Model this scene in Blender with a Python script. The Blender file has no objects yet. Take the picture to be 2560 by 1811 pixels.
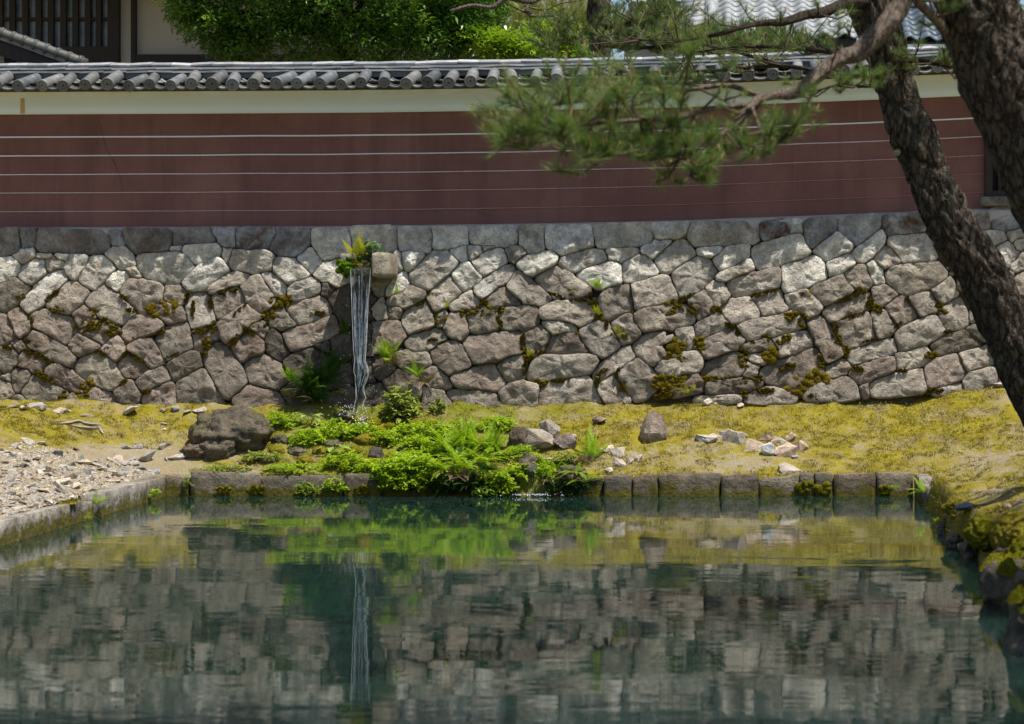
import bpy, bmesh, math, random
import numpy as np
from mathutils import Vector, Matrix, Euler, noise
random.seed(11); RNG = np.random.default_rng(11)
scene = bpy.context.scene
C = scene.collection

# ------------------------------------------------------------------ camera
F_PX, CX, CY, H = 5000.0, 1784.0, 831.0, 1.87      # focal length and principal point in photograph pixels, eye height
cam_d = bpy.data.cameras.new('camera'); cam = bpy.data.objects.new('camera', cam_d); C.objects.link(cam)
cam.location = (0, 0, H); cam.rotation_euler = (math.radians(90), 0, 0)
cam_d.sensor_width = 36; cam_d.lens = 36 * F_PX / 2560
cam_d.shift_x = (1280 - CX) / 2560; cam_d.shift_y = -(905.5 - CY) / 2560
cam_d.clip_start = 0.1; cam_d.clip_end = 2000
cam_d.dof.use_dof = True; cam_d.dof.focus_distance = 24.0; cam_d.dof.aperture_fstop = 2.5
scene.camera = cam

# ------------------------------------------------------------------ sky, sun, exposure
SUN = Vector((0.30, -0.205, 1.0)).normalized()
world = bpy.data.worlds.new('World'); scene.world = world; world.use_nodes = True
wn = world.node_tree.nodes; wl = world.node_tree.links
bgn = wn['Background']; sky = wn.new('ShaderNodeTexSky'); sky.sky_type = 'NISHITA'; sky.sun_disc = False
sky.sun_elevation = math.asin(SUN.z); sky.sun_rotation = math.atan2(SUN.x, SUN.y)
wl.new(sky.outputs[0], bgn.inputs[0]); bgn.inputs[1].default_value = 0.105
sun_d = bpy.data.lights.new('sun', 'SUN'); sun = bpy.data.objects.new('sun', sun_d); C.objects.link(sun)
sun_d.energy = 5.0; sun_d.angle = math.radians(0.53); sun_d.color = (1.0, 0.95, 0.865)
sun.rotation_euler = SUN.to_track_quat('Z', 'Y').to_euler(); sun.location = (6, -4, 20)
scene.view_settings.view_transform = 'Standard'; scene.view_settings.look = 'None'
scene.view_settings.exposure = 0.36; scene.view_settings.gamma = 1.0
scene.view_settings.use_curve_mapping = False
scene.cycles.max_bounces = 7; scene.cycles.diffuse_bounces = 3; scene.cycles.glossy_bounces = 3; scene.cycles.transmission_bounces = 5; scene.cycles.transparent_max_bounces = 6

# ------------------------------------------------------------------ helpers
def P(px, py, D):
    return Vector(((px - CX) / F_PX * D, D, H + (CY - py) / F_PX * D))

def mesh_from(verts, faces, smooth=True, name='mesh'):
    me = bpy.data.meshes.new(name)
    me.from_pydata([tuple(v) for v in verts], [], faces)
    if smooth: me.polygons.foreach_set('use_smooth', [True] * len(me.polygons))
    me.update(); return me

def mesh_np(V, T, smooth=False, name='mesh'):
    me = bpy.data.meshes.new(name); V = np.asarray(V, np.float32); T = np.asarray(T, np.int32)
    k = T.shape[1]; n = len(T)
    me.vertices.add(len(V)); me.vertices.foreach_set('co', V.ravel())
    me.loops.add(n * k); me.loops.foreach_set('vertex_index', T.ravel())
    me.polygons.add(n); me.polygons.foreach_set('loop_start', np.arange(0, n * k, k, dtype=np.int32))
    me.polygons.foreach_set('loop_total', np.full(n, k, np.int32))
    me.polygons.foreach_set('use_smooth', np.full(n, smooth))
    me.update(calc_edges=True); return me

def link(name, me, mat=None, parent=None, world_coords=True, color=None):
    o = bpy.data.objects.new(name, me); C.objects.link(o)
    if mat is not None and len(me.materials) == 0: me.materials.append(mat)
    if parent is not None:
        o.parent = parent
        if world_coords:
            w = parent.location
            if parent.parent: w = w + parent.parent.location
            o.location = -w
    if color: o.color = color
    return o

def mk(name, verts, faces, mat, parent=None, smooth=True, color=None):
    return link(name, mesh_from(verts, faces, smooth, name), mat, parent, True, color)

def tag(o, label, cat, group=None):
    o['label'] = label; o['category'] = cat
    if group: o['group'] = group
    return o

def thing(name, label, cat, loc=(0, 0, 0), group=None):
    o = bpy.data.objects.new(name, None); C.objects.link(o); o.location = loc
    o.empty_display_size = 0.1
    return tag(o, label, cat, group)

def kind(o, k): o['kind'] = k; return o

def fbm(v, s, oct=3):
    return noise.fractal(Vector(v) * s, 1.0, 2.0, oct)

def bm_mesh(bm, smooth=True):
    me = bpy.data.meshes.new('mesh'); bm.to_mesh(me); bm.free()
    if smooth: me.polygons.foreach_set('use_smooth', [True] * len(me.polygons))
    me.update(); return me

def box_vf(x0, x1, y0, y1, z0, z1):
    v = [(x0,y0,z0),(x1,y0,z0),(x1,y1,z0),(x0,y1,z0),(x0,y0,z1),(x1,y0,z1),(x1,y1,z1),(x0,y1,z1)]
    f = [(0,3,2,1),(4,5,6,7),(0,1,5,4),(1,2,6,5),(2,3,7,6),(3,0,4,7)]
    return v, f

def box(name, x0, x1, y0, y1, z0, z1, mat, parent=None, shear=0.0, bev=0.0, color=None):
    v, f = box_vf(x0, x1, y0, y1, z0, z1)
    v = [(a, b, c + shear * a) for a, b, c in v]
    me = mesh_from(v, f, False)
    if bev:
        bm = bmesh.new(); bm.from_mesh(me); bmesh.ops.bevel(bm, geom=bm.edges[:], offset=bev, segments=2, affect='EDGES', profile=0.6)
        bm.to_mesh(me); bm.free()
    return link(name, me, mat, parent, True, color)

def rough_box(x0, x1, y0, y1, z0, z1, seed, amp=0.012, rnd=0.03, cuts=4, top=None):
    """a hewn stone block: subdivided, corners eased, faces uneven"""
    bm = bmesh.new(); bmesh.ops.create_cube(bm, size=2.0)
    bmesh.ops.subdivide_edges(bm, edges=bm.edges[:], cuts=cuts, use_grid_fill=True)
    hx, hy, hz = (x1-x0)/2, (y1-y0)/2, (z1-z0)/2
    c = Vector(((x0+x1)/2, (y0+y1)/2, (z0+z1)/2))
    for v in bm.verts:
        p = Vector((v.co.x*hx, v.co.y*hy, v.co.z*hz))
        q = Vector((max(-hx+rnd, min(hx-rnd, p.x)), max(-hy+rnd, min(hy-rnd, p.y)), max(-hz+rnd, min(hz-rnd, p.z))))
        d = p - q
        if d.length > 1e-6: p = q + d.normalized() * min(d.length, rnd)
        n = p.normalized() if p.length > 0 else Vector((0,0,1))
        w = c + p + Vector((seed*3.1, seed*1.7, 0))
        p += n * (fbm(w, 6.0) * amp + fbm(w, 22.0, 2) * amp * 0.4)
        if top and p.z > 0: p.z += top * (p.x / hx) * (p.z / hz)
        v.co = c + p
    return bm_mesh(bm)

def tube(pts, rad, seg=10, rough=0.0, seed=0.0, fine=0.0):
    pts = [Vector(p) for p in pts]; V = []; Fc = []
    up = Vector((0.13, 0.91, 0.2)).normalized()
    for i, p in enumerate(pts):
        t = (pts[min(i+1, len(pts)-1)] - pts[max(i-1, 0)]).normalized()
        a = t.cross(up); a = a.normalized() if a.length > 1e-4 else t.orthogonal().normalized(); b = t.cross(a)
        for k in range(seg):
            an = 2*math.pi*k/seg; d = a*math.cos(an) + b*math.sin(an); r = rad[i]
            if rough: r *= 1 + rough * fbm(p*1.0 + d*0.35 + Vector((seed,)*3), 3.0)
            if fine:
                q = p + d*rad[i]; r += fine * (noise.noise(Vector((q.x*14+seed, q.y*14, q.z*5))) )
            V.append(p + d*r)
    n = len(pts)
    for i in range(n-1):
        for k in range(seg):
            k2 = (k+1) % seg; Fc.append((i*seg+k, i*seg+k2, (i+1)*seg+k2, (i+1)*seg+k))
    Fc.append(tuple(range(seg-1, -1, -1))); Fc.append(tuple((n-1)*seg+k for k in range(seg)))
    return V, Fc

def smooth_path(pts, rad, m):
    """Catmull-Rom through the points"""
    pts = [Vector(p) for p in pts]; op, orr = [], []
    n = len(pts)
    for i in range(n-1):
        p0, p1, p2, p3 = pts[max(i-1,0)], pts[i], pts[i+1], pts[min(i+2,n-1)]
        for k in range(m):
            t = k/m
            op.append(0.5*((2*p1) + (p2-p0)*t + (2*p0-5*p1+4*p2-p3)*t*t + (3*p1-p0-3*p2+p3)*t**3)); orr.append(rad[i]*(1-t)+rad[i+1]*t)
    op.append(pts[-1]); orr.append(rad[-1]); return op, orr

# ------------------------------------------------------------------ materials
class NT:
    def __init__(s, name):
        s.m = bpy.data.materials.new(name); s.m.use_nodes = True; s.t = s.m.node_tree; s.N = s.t.nodes; s.L = s.t.links
        s.b = s.N['Principled BSDF']; s.out = s.N['Material Output']
    def n(s, ty, **kw):
        o = s.N.new(ty)
        for k, v in kw.items(): setattr(o, k, v)
        return o
    def ln(s, a, b): s.L.new(a, b)
    def coord(s, scale=(1,1,1), use='Object', rnd=False):
        tc = s.n('ShaderNodeTexCoord'); src = tc.outputs[use]
        if use == 'World': pass
        mp = s.n('ShaderNodeMapping'); mp.inputs['Scale'].default_value = scale; s.ln(src, mp.inputs[0])
        if rnd:
            oi = s.n('ShaderNodeObjectInfo'); mu = s.n('ShaderNodeMath', operation='MULTIPLY'); mu.inputs[1].default_value = 37.0
            s.ln(oi.outputs['Random'], mu.inputs[0]); s.ln(mu.outputs[0], mp.inputs['Location'])
        return mp.outputs[0]
    def noise(s, co, scale, detail=4, rough=0.6, dist=0.0):
        o = s.n('ShaderNodeTexNoise'); o.inputs['Scale'].default_value = scale; o.inputs['Detail'].default_value = detail
        o.inputs['Roughness'].default_value = rough; o.inputs['Distortion'].default_value = dist; s.ln(co, o.inputs['Vector']); return o.outputs[0]
    def voro(s, co, scale, feature='F1', rnd=1.0):
        o = s.n('ShaderNodeTexVoronoi', feature=feature); o.inputs['Scale'].default_value = scale
        o.inputs['Randomness'].default_value = rnd; s.ln(co, o.inputs['Vector']); return o.outputs['Distance']
    def ramp(s, fac, stops):
        o = s.n('ShaderNodeValToRGB'); e = o.color_ramp.elements
        while len(e) < len(stops): e.new(0.5)
        for i, (p, c) in enumerate(stops):
            e[i].position = p
            if not hasattr(c, '__len__'): c = (c, c, c)
            e[i].color = (*c, 1)
        s.ln(fac, o.inputs[0]); return o.outputs[0]
    def mix(s, fac, a, b, mode='MIX'):
        o = s.n('ShaderNodeMix', data_type='RGBA', blend_type=mode)
        for inp, v in ((o.inputs[0], fac), (o.inputs[6], a), (o.inputs[7], b)):
            if hasattr(v, 'is_linked') or hasattr(v, 'links'): s.ln(v, inp)
            elif isinstance(v, (int, float)): inp.default_value = v
            else: inp.default_value = (*v, 1)
        return o.outputs[2]
    def math(s, op, a, b=None):
        o = s.n('ShaderNodeMath', operation=op)
        for inp, v in ((o.inputs[0], a), (o.inputs[1], b)):
            if v is None: continue
            if isinstance(v, (int, float)): inp.default_value = v
            else: s.ln(v, inp)
        return o.outputs[0]
    def bump(s, h, strength=0.5, dist=0.02, prev=None):
        o = s.n('ShaderNodeBump'); o.inputs['Strength'].default_value = strength; o.inputs['Distance'].default_value = dist
        s.ln(h, o.inputs['Height'])
        if prev is not None: s.ln(prev, o.inputs['Normal'])
        return o.outputs[0]
    def done(s, col=None, rough=None, nrm=None, spec=0.3, metal=None):
        if col is not None:
            if hasattr(col, 'links'): s.ln(col, s.b.inputs['Base Color'])
            else: s.b.inputs['Base Color'].default_value = (*col, 1)
        if rough is not None:
            if hasattr(rough, 'links'): s.ln(rough, s.b.inputs['Roughness'])
            else: s.b.inputs['Roughness'].default_value = rough
        if nrm is not None: s.ln(nrm, s.b.inputs['Normal'])
        s.b.inputs['Specular IOR Level'].default_value = spec
        return s.m

def m_stone(name, bump=1.0, mossy=0.0):
    """colour from the object's own colour, alpha = how rusty the stone is"""
    t = NT(name); co = t.coord(rnd=True); oi = t.n('ShaderNodeObjectInfo')
    n1 = t.noise(co, 3.5, 5, 0.65); n2 = t.noise(co, 14, 5, 0.7); n3 = t.noise(co, 70, 3, 0.7)
    v = t.ramp(n1, [(0.28, 0.50), (0.70, 1.30)])
    c = t.mix(1.0, oi.outputs['Color'], v, 'MULTIPLY')
    c = t.mix(t.ramp(n2, [(0.38, 0.0), (0.62, 0.55)]), c, t.mix(1.0, c, (1.45, 1.42, 1.36), 'MULTIPLY'))
    c = t.mix(t.ramp(n3, [(0.34, 0.45), (0.48, 0.0)]), c, (0.05, 0.045, 0.04))
    rust = t.math('MULTIPLY', t.ramp(t.noise(co, 4.2, 5, 0.62, 0.8), [(0.44, 0.0), (0.64, 1.0)]), oi.outputs['Alpha'])
    c = t.mix(rust, c, (0.16, 0.085, 0.055))
    c = t.mix(t.ramp(t.noise(co, 2.1, 6, 0.7, .5), [(0.46, 0.0), (0.66, 0.6)]), c, t.mix(1.0, c, (0.50, 0.40, 0.34), 'MULTIPLY'))
    sp = t.ramp(t.voro(co, 26), [(0.06, 1.0), (0.14, 0.0)])
    c = t.mix(t.math('MULTIPLY', sp, t.math('MULTIPLY', t.ramp(n1, [(0.45, 0.0), (0.7, 0.6)]), 0.5)), c, (0.55, 0.55, 0.5))
    lich = t.ramp(t.noise(co, 6.5, 6, 0.7), [(0.62, 0.0), (0.72, 0.35)])
    c = t.mix(lich, c, (0.10, 0.12, 0.075))
    if mossy:                      # growth along the waterline
        sx = t.n('ShaderNodeSeparateXYZ'); t.ln(t.coord(), sx.inputs[0])
        lev = t.math('SUBTRACT', mossy, t.math('SUBTRACT', sx.outputs[2], t.math('MULTIPLY', t.math('SUBTRACT', t.noise(t.coord(), 4.5, 6, 0.75), 0.5), 0.6)))
        c = t.mix(t.ramp(lev, [(0.0, 0.0), (0.06, 0.92)]), c, t.mix(n2, (0.05, 0.045, 0.008), (0.26, 0.22, 0.02)))
    b = t.bump(n1, 0.6*bump, 0.06); b = t.bump(n2, 1.0*bump, 0.065, b); b = t.bump(n3, 0.9*bump, 0.018, b)
    return t.done(c, 0.9, b, 0.2)

def m_leaf(name, c1, c2, trans=0.35, rough=0.5, scale=9.0, c3=None):
    t = NT(name); co = t.coord(use='Object')
    n = t.noise(co, scale, 2, 0.5); col = t.mix(t.ramp(n, [(0.35, 0.0), (0.65, 1.0)]), c1, c2)
    if c3: col = t.mix(t.ramp(t.noise(co, scale*0.37, 2), [(0.55, 0.0), (0.66, 0.9)]), col, c3)
    m = t.done(col, rough, None, 0.35)
    tr = t.n('ShaderNodeBsdfTranslucent'); t.ln(t.mix(1.0, col, (1.25, 1.35, 0.6), 'MULTIPLY'), tr.inputs[0])
    mx = t.n('ShaderNodeMixShader'); mx.inputs[0].default_value = trans
    t.ln(t.b.outputs[0], mx.inputs[1]); t.ln(tr.outputs[0], mx.inputs[2]); t.ln(mx.outputs[0], t.out.inputs[0])
    return m

M = {}
M['stone'] = m_stone('hewn_stone'); M['kerb'] = m_stone('kerb_stone', 1.0, 0.12); M['rock'] = m_stone('rock', 1.2); M['rubble'] = m_stone('rubble', 0.3)
M['fern'] = m_leaf('fern_green', (0.22, 0.35, 0.02), (0.36, 0.48, 0.035), 0.42)
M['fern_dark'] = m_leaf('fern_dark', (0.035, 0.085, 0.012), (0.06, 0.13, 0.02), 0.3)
M['fern_yellow'] = m_leaf('fern_yellow', (0.27, 0.31, 0.03), (0.38, 0.34, 0.03), 0.4)
M['fern_dry'] = m_leaf('fern_dry', (0.16, 0.11, 0.06), (0.25, 0.19, 0.11), 0.2)
M['herb'] = m_leaf('herb_leaf', (0.24, 0.37, 0.012), (0.42, 0.53, 0.03), 0.42)
M['herb_pale'] = m_leaf('pale_leaf', (0.22, 0.36, 0.06), (0.34, 0.46, 0.12), 0.35)
M['herb_yellow'] = m_leaf('yellow_leaf', (0.24, 0.30, 0.04), (0.34, 0.38, 0.10), 0.35)
M['herb_blue'] = m_leaf('blue_leaf', (0.10, 0.20, 0.08), (0.18, 0.28, 0.13), 0.3)
M['needle'] = m_leaf('pine_needle', (0.095, 0.165, 0.04), (0.16, 0.235, 0.06), 0.3, 0.42, 5.0, (0.24, 0.28, 0.08))
M['needle_far'] = m_leaf('pine_needle_far', (0.085, 0.14, 0.04), (0.13, 0.185, 0.05), 0.28, 0.5, 4.0)
M['needle_pale'] = m_leaf('pine_needle_pale', (0.17, 0.20, 0.05), (0.24, 0.25, 0.06), 0.3, 0.5, 4.0)
M['candle'] = m_leaf('pine_candle', (0.42, 0.22, 0.07), (0.38, 0.30, 0.14), 0.1, 0.6)
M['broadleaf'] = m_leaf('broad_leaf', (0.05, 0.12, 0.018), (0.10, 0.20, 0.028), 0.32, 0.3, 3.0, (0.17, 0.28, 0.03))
M['broadleaf_lit'] = m_leaf('broad_leaf_sunlit', (0.14, 0.25, 0.015), (0.26, 0.36, 0.025), 0.4, 0.35, 3.0)  # leaf copy with the sunlight put into its yellow green colour

def m_bark(name, c1, c2, sc=1.0):
    t = NT(name); co = t.coord((9*sc, 9*sc, 2.8*sc)); wob = t.noise(co, 1.1, 4, 0.65)
    vm = t.n('ShaderNodeVectorMath', operation='ADD'); t.ln(co, vm.inputs[0]); t.ln(t.mix(1.0, wob, (1.9, 1.9, 1.9), 'MULTIPLY'), vm.inputs[1])
    d = t.voro(vm.outputs[0], 1.5, 'DISTANCE_TO_EDGE', 1.0); pl = t.ramp(d, [(0.0, 0.0), (0.16, 0.7), (0.5, 1.0)])
    n = t.noise(co, 3.0, 5, 0.7)
    c = t.mix(n, c1, c2); c = t.mix(t.ramp(d, [(0.0, 0.85), (0.13, 0.0)]), c, (0.022, 0.017, 0.014)); c = t.mix(t.ramp(t.noise(co, 0.5, 3), [(0.5, 0.0), (0.7, 0.45)]), c, (0.10, 0.12, 0.09))
    b = t.bump(pl, 1.0, 0.11); b = t.bump(n, 0.9, 0.03, b)
    return t.done(c, 0.92, b, 0.15)
M['bark'] = m_bark('pine_bark', (0.068, 0.052, 0.041), (0.19, 0.15, 0.118))
M['bark_fine'] = m_bark('pine_limb_bark', (0.20, 0.14, 0.10), (0.42, 0.34, 0.28), 2.2)
M['bark_dark'] = m_bark('dark_bark', (0.06, 0.045, 0.035), (0.12, 0.09, 0.07), 2.0)
t = NT('twig'); M['twig'] = t.done((0.10, 0.07, 0.05), 0.9, None, 0.1)

def m_moss(name, c1, c2, c3):
    t = NT(name); co = t.coord(); n = t.noise(co, 7, 5, 0.65); f = t.noise(co, 90, 4, 0.75)
    c = t.mix(t.ramp(n, [(0.32, 0.0), (0.66, 1.0)]), c1, c2); c = t.mix(t.ramp(f, [(0.42, 0.85), (0.60, 0.0)]), c, c3)
    b = t.bump(f, 1.0, 0.02); b = t.bump(t.noise(co, 26, 3), 0.8, 0.04, b)
    return t.done(c, 0.95, b, 0.05)
M['moss'] = m_moss('moss_gold', (0.22, 0.185, 0.016), (0.37, 0.315, 0.03), (0.12, 0.085, 0.015))
M['moss_wall'] = m_moss('moss_ochre', (0.15, 0.11, 0.008), (0.27, 0.205, 0.014), (0.07, 0.045, 0.006))
M['moss_green'] = m_moss('moss_green', (0.16, 0.17, 0.008), (0.30, 0.27, 0.012), (0.07, 0.06, 0.006))
M['moss_bright'] = m_moss('moss_bright', (0.12, 0.24, 0.01), (0.2, 0.32, 0.015), (0.05, 0.1, 0.008))

# ground: bare gritty soil, gold moss where the mask says so
t = NT('bank_soil'); co = t.coord(); at = t.n('ShaderNodeAttribute', attribute_name='moss')
n = t.noise(co, 5, 6, 0.7); f = t.noise(co, 110, 4, 0.8); g = t.voro(co, 60)
soil = t.mix(t.ramp(n, [(0.3, 0.0), (0.7, 1.0)]), (0.29, 0.235, 0.15), (0.41, 0.35, 0.25))
soil = t.mix(t.ramp(g, [(0.0, 0.55), (0.35, 0.0)]), soil, (0.56, 0.52, 0.45)); soil = t.mix(t.ramp(f, [(0.36, 0.7), (0.5, 0.0)]), soil, (0.12, 0.09, 0.055))
mo = t.mix(t.ramp(t.noise(co, 3.0, 4, 0.6), [(0.35, 0.0), (0.65, 1.0)]), (0.24, 0.20, 0.016), (0.40, 0.345, 0.028))
mo = t.mix(t.ramp(t.n('ShaderNodeAttribute', attribute_name='green').outputs['Fac'], [(0.2, 0.0), (0.8, 0.9)]), mo, (0.19, 0.24, 0.016))
mo = t.mix(t.ramp(f, [(0.40, 0.75), (0.58, 0.0)]), mo, (0.15, 0.105, 0.018)); mo = t.mix(t.ramp(t.noise(co, 13, 5, .7), [(0.54, 0.0), (0.68, 0.7)]), mo, (0.17, 0.12, 0.02))
msk = t.math('ADD', at.outputs['Fac'], t.math('MULTIPLY', t.math('SUBTRACT', t.noise(co, 9, 6, 0.75), 0.5), 1.5))
col = t.mix(t.ramp(msk, [(0.40, 0.0), (0.60, 1.0)]), soil, mo); col = t.mix(t.ramp(t.noise(co, 2.3, 6, 0.72, .6), [(0.47, 0.0), (0.62, 0.85)]), col, t.mix(f, (0.22, 0.165, 0.07), (0.40, 0.33, 0.20)))
b = t.bump(f, 0.9, 0.015); b = t.bump(t.noise(co, 24, 4), 0.8, 0.03, b)
M['ground'] = t.done(col, 0.95, b, 0.1)

# pond: murky teal body, clear mirror surface with small ripples
t = NT('pond_water'); co = t.coord((1.0, 2.4, 1.0))
n1 = t.noise(co, 2.1, 3, 0.5, 0.3); n2 = t.noise(t.coord((3.0, 7.0, 1.0)), 3.0, 2, 0.5); n3 = t.noise(co, 0.6, 2, 0.5)
hgt = t.math('ADD', t.math('MULTIPLY', n1, 1.0), t.math('ADD', t.math('MULTIPLY', n2, 0.16), t.math('MULTIPLY', n3, 1.6)))
calm = t.ramp(t.noise(t.coord((0.5, 1.3, 1)), 0.55, 3, 0.5), [(0.36, 0.45), (0.64, 1.5)]); hgt = t.math('MULTIPLY', hgt, calm)
b = t.bump(hgt, 1.0, 0.0010)
M['water'] = t.done((0.0105, 0.027, 0.021), 0.008, b, 0.5); t.b.inputs['IOR'].default_value = 1.333
t.b.subsurface_method = 'BURLEY'; t.b.inputs['Subsurface Weight'].default_value = 1.0; t.b.inputs['Subsurface Radius'].default_value = (1, 1, 1); t.b.inputs['Subsurface Scale'].default_value = 0.7

# falling water: clear, streaked with white
t = NT('falling_water'); co = t.coord((60, 60, 5)); n = t.noise(co, 1.0, 4, 0.7); t.done((0.86, 0.93, 1.0), 0.03, t.bump(n, 1.0, 0.012), 0.6)
t.b.inputs['Transmission Weight'].default_value = 1.0; t.b.inputs['IOR'].default_value = 1.12
df = t.n('ShaderNodeBsdfPrincipled'); df.inputs['Base Color'].default_value = (0.55, 0.62, 0.70, 1); df.inputs['Roughness'].default_value = 0.15
mx = t.n('ShaderNodeMixShader'); t.ln(t.ramp(n, [(0.57, 0.0), (0.78, 0.4)]), mx.inputs[0]); t.ln(t.b.outputs[0], mx.inputs[1]); t.ln(df.outputs[0], mx.inputs[2])
t.ln(mx.outputs[0], t.out.inputs[0]); M['stream'] = t.m
t = NT('water_strand'); t.done((0.82, 0.9, 1.0), 0.08, None, 0.8); t.b.inputs['Transmission Weight'].default_value = .45; M['strand'] = t.m
t = NT('droplet'); M['drop'] = t.done((0.85, 0.9, 0.95), 0.1, None, 0.8)
t = NT('wet_rock'); co = t.coord(rnd=True); n = t.noise(co, 5, 6, 0.7); f = t.noise(co, 30, 4, 0.7)
c = t.mix(t.ramp(n, [(0.35, 0.0), (0.65, 1.0)]), (0.020, 0.017, 0.012), (0.17, 0.13, 0.08)); c = t.mix(t.ramp(t.noise(co, 3.2, 4), [(0.52, 0.0), (0.68, 0.75)]), c, (0.095, 0.09, 0.022))
M['wet'] = t.done(c, t.ramp(f, [(0.35, 0.25), (0.6, 0.8)]), t.bump(f, 0.9, 0.03, t.bump(n, 0.9, 0.06)), 0.5)

# plaster
t = NT('red_plaster'); co = t.coord(); n = t.noise(co, 1.3, 5, 0.6); f = t.noise(co, 120, 3, 0.7); v = t.noise(t.coord((1, 1, 0.12)), 5, 4, 0.6)
c = t.mix(t.ramp(n, [(0.3, 0.0), (0.7, 1.0)]), (0.165, 0.078, 0.069), (0.235, 0.118, 0.104)); c = t.mix(t.ramp(v, [(0.5, 0.0), (0.72, 0.55)]), c, (0.125, 0.063, 0.058)); c = t.mix(t.ramp(t.noise(t.coord((1, 1, 0.05)), 11, 4, 0.7), [(0.58, 0.0), (0.74, 0.35)]), c, (0.25, 0.145, 0.13))
sz = t.n('ShaderNodeSeparateXYZ'); t.ln(co, sz.inputs[0]); low = t.ramp(t.math('ADD', t.math('SUBTRACT', 3.50, sz.outputs[2]), t.math('MULTIPLY', t.noise(t.coord((1, 1, .4)), 7, 5, .7), .35)), [(0.30, 0.0), (0.62, 0.5)]); c = t.mix(low, c, (0.165, 0.10, 0.09))
c = t.mix(t.ramp(f, [(0.68, 0.0), (0.78, 0.5)]), c, (0.36, 0.24, 0.22))
M['red'] = t.done(c, 0.9, t.bump(f, 0.25, 0.004), 0.15)
t = NT('white_plaster'); co = t.coord(); n = t.noise(co, 1.2, 4); geo = t.n('ShaderNodeAttribute', attribute_name='stain')
v = t.noise(t.coord((1, 1, 0.12)), 4.5, 4, 0.65)
st = t.math('MULTIPLY', geo.outputs['Fac'], t.ramp(v, [(0.36, 0.3), (0.64, 1.0)]))
c = t.mix(n, (0.70, 0.83, 0.97), (0.75, 0.87, 0.99)); c = t.mix(st, c, (0.58, 0.50, 0.30))
M['white'] = t.done(c, 0.85, t.bump(t.noise(co, 40, 3), 0.15, 0.004), 0.2)
t = NT('mortar'); co = t.coord(); M['mortar'] = t.done(t.mix(t.noise(co, 9, 4), (0.34, 0.30, 0.27), (0.46, 0.42, 0.38)), 0.95, t.bump(t.noise(co, 40, 4), 0.5, 0.01), 0.1)
t = NT('wall_line'); co = t.coord(); oi = t.n('ShaderNodeObjectInfo'); n = t.noise(co, 25, 4, 0.7); tc = t.n('ShaderNodeSeparateXYZ'); t.ln(co, tc.inputs[0])
wear = t.math('ADD', t.math('MULTIPLY', t.math('ADD', tc.outputs[0], 8.0), 0.055), t.math('SUBTRACT', oi.outputs['Alpha'], 0.62))
wear = t.math('ADD', wear, t.math('MULTIPLY', t.math('SUBTRACT', n, 0.5), 0.8))
M['line'] = t.done(t.mix(t.ramp(wear, [(0.0, 0.0), (0.9, 0.95)]), (0.74, 0.74, 0.77), (0.34, 0.14, 0.14)), 0.9, None, 0.1)
# roof tiles
t = NT('roof_tile'); co = t.coord(rnd=True); oi = t.n('ShaderNodeObjectInfo'); n = t.noise(co, 7, 5, 0.7); f = t.noise(co, 60, 4, 0.7)
c = t.mix(1.0, oi.outputs['Color'], t.ramp(n, [(0.25, 0.6), (0.75, 1.3)]), 'MULTIPLY'); c = t.mix(t.ramp(f, [(0.58, 0.0), (0.75, 0.5)]), c, (0.30, 0.28, 0.22))
M['tile'] = t.done(c, t.ramp(n, [(0.3, 0.42), (0.7, 0.7)]), t.bump(f, 0.35, 0.004), 0.5)
t = NT('dark_wood'); co = t.coord((1, 1, 0.1)); M['wood'] = t.done(t.mix(t.noise(co, 40, 4), (0.018, 0.014, 0.012), (0.05, 0.04, 0.034)), 0.75, t.bump(t.noise(co, 60, 3), 0.4, 0.004), 0.3)
t = NT('grey_wood'); co = t.coord((1, 1, 0.08)); M['greywood'] = t.done(t.mix(t.noise(co, 45, 4), (0.07, 0.065, 0.06), (0.20, 0.18, 0.16)), 0.85, t.bump(t.noise(co, 60, 3), 0.4, 0.004), 0.2)
t = NT('drift_wood'); co = t.coord((3, 12, 12)); M['drift'] = t.done(t.mix(t.noise(co, 6, 4), (0.14, 0.11, 0.085), (0.50, 0.44, 0.37)), 0.9, t.bump(t.noise(co, 8, 4), 0.8, 0.01), 0.1)
t = NT('cream_plaster'); co = t.coord(); M['cream'] = t.done(t.mix(t.noise(co, 0.8, 4), (0.42, 0.37, 0.30), (0.48, 0.43, 0.36)), 0.9, None, 0.1)
t = NT('dusty_glass'); co = t.coord(); M['glass'] = t.done(t.mix(t.ramp(t.noise(co, 4, 5, 0.7), [(0.35, 0.0), (0.7, 1.0)]), (0.10, 0.125, 0.14), (0.24, 0.26, 0.265)), 0.22, None, 0.5)
t = NT('slate_far'); M['slate'] = t.done((0.33, 0.37, 0.40), 0.6, None, 0.4)
t = NT('wall_core'); co = t.coord(); M['core'] = t.done(t.mix(t.noise(co, 12, 4), (0.05, 0.042, 0.03), (0.14, 0.115, 0.075)), 0.95, t.bump(t.noise(co, 30, 4), 1.0, 0.04), 0.05)
t = NT('turtle_shell'); co = t.coord(); M['shell'] = t.done(t.mix(t.ramp(t.voro(co, 38, 'DISTANCE_TO_EDGE'), [(0.0, 0.0), (0.12, 1.0)]), (0.05, 0.055, 0.05), (0.15, 0.17, 0.16)), 0.5, None, 0.4)
t = NT('turtle_skin'); M['skin'] = t.done((0.055, 0.045, 0.035), 0.6, None, 0.3)
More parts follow.
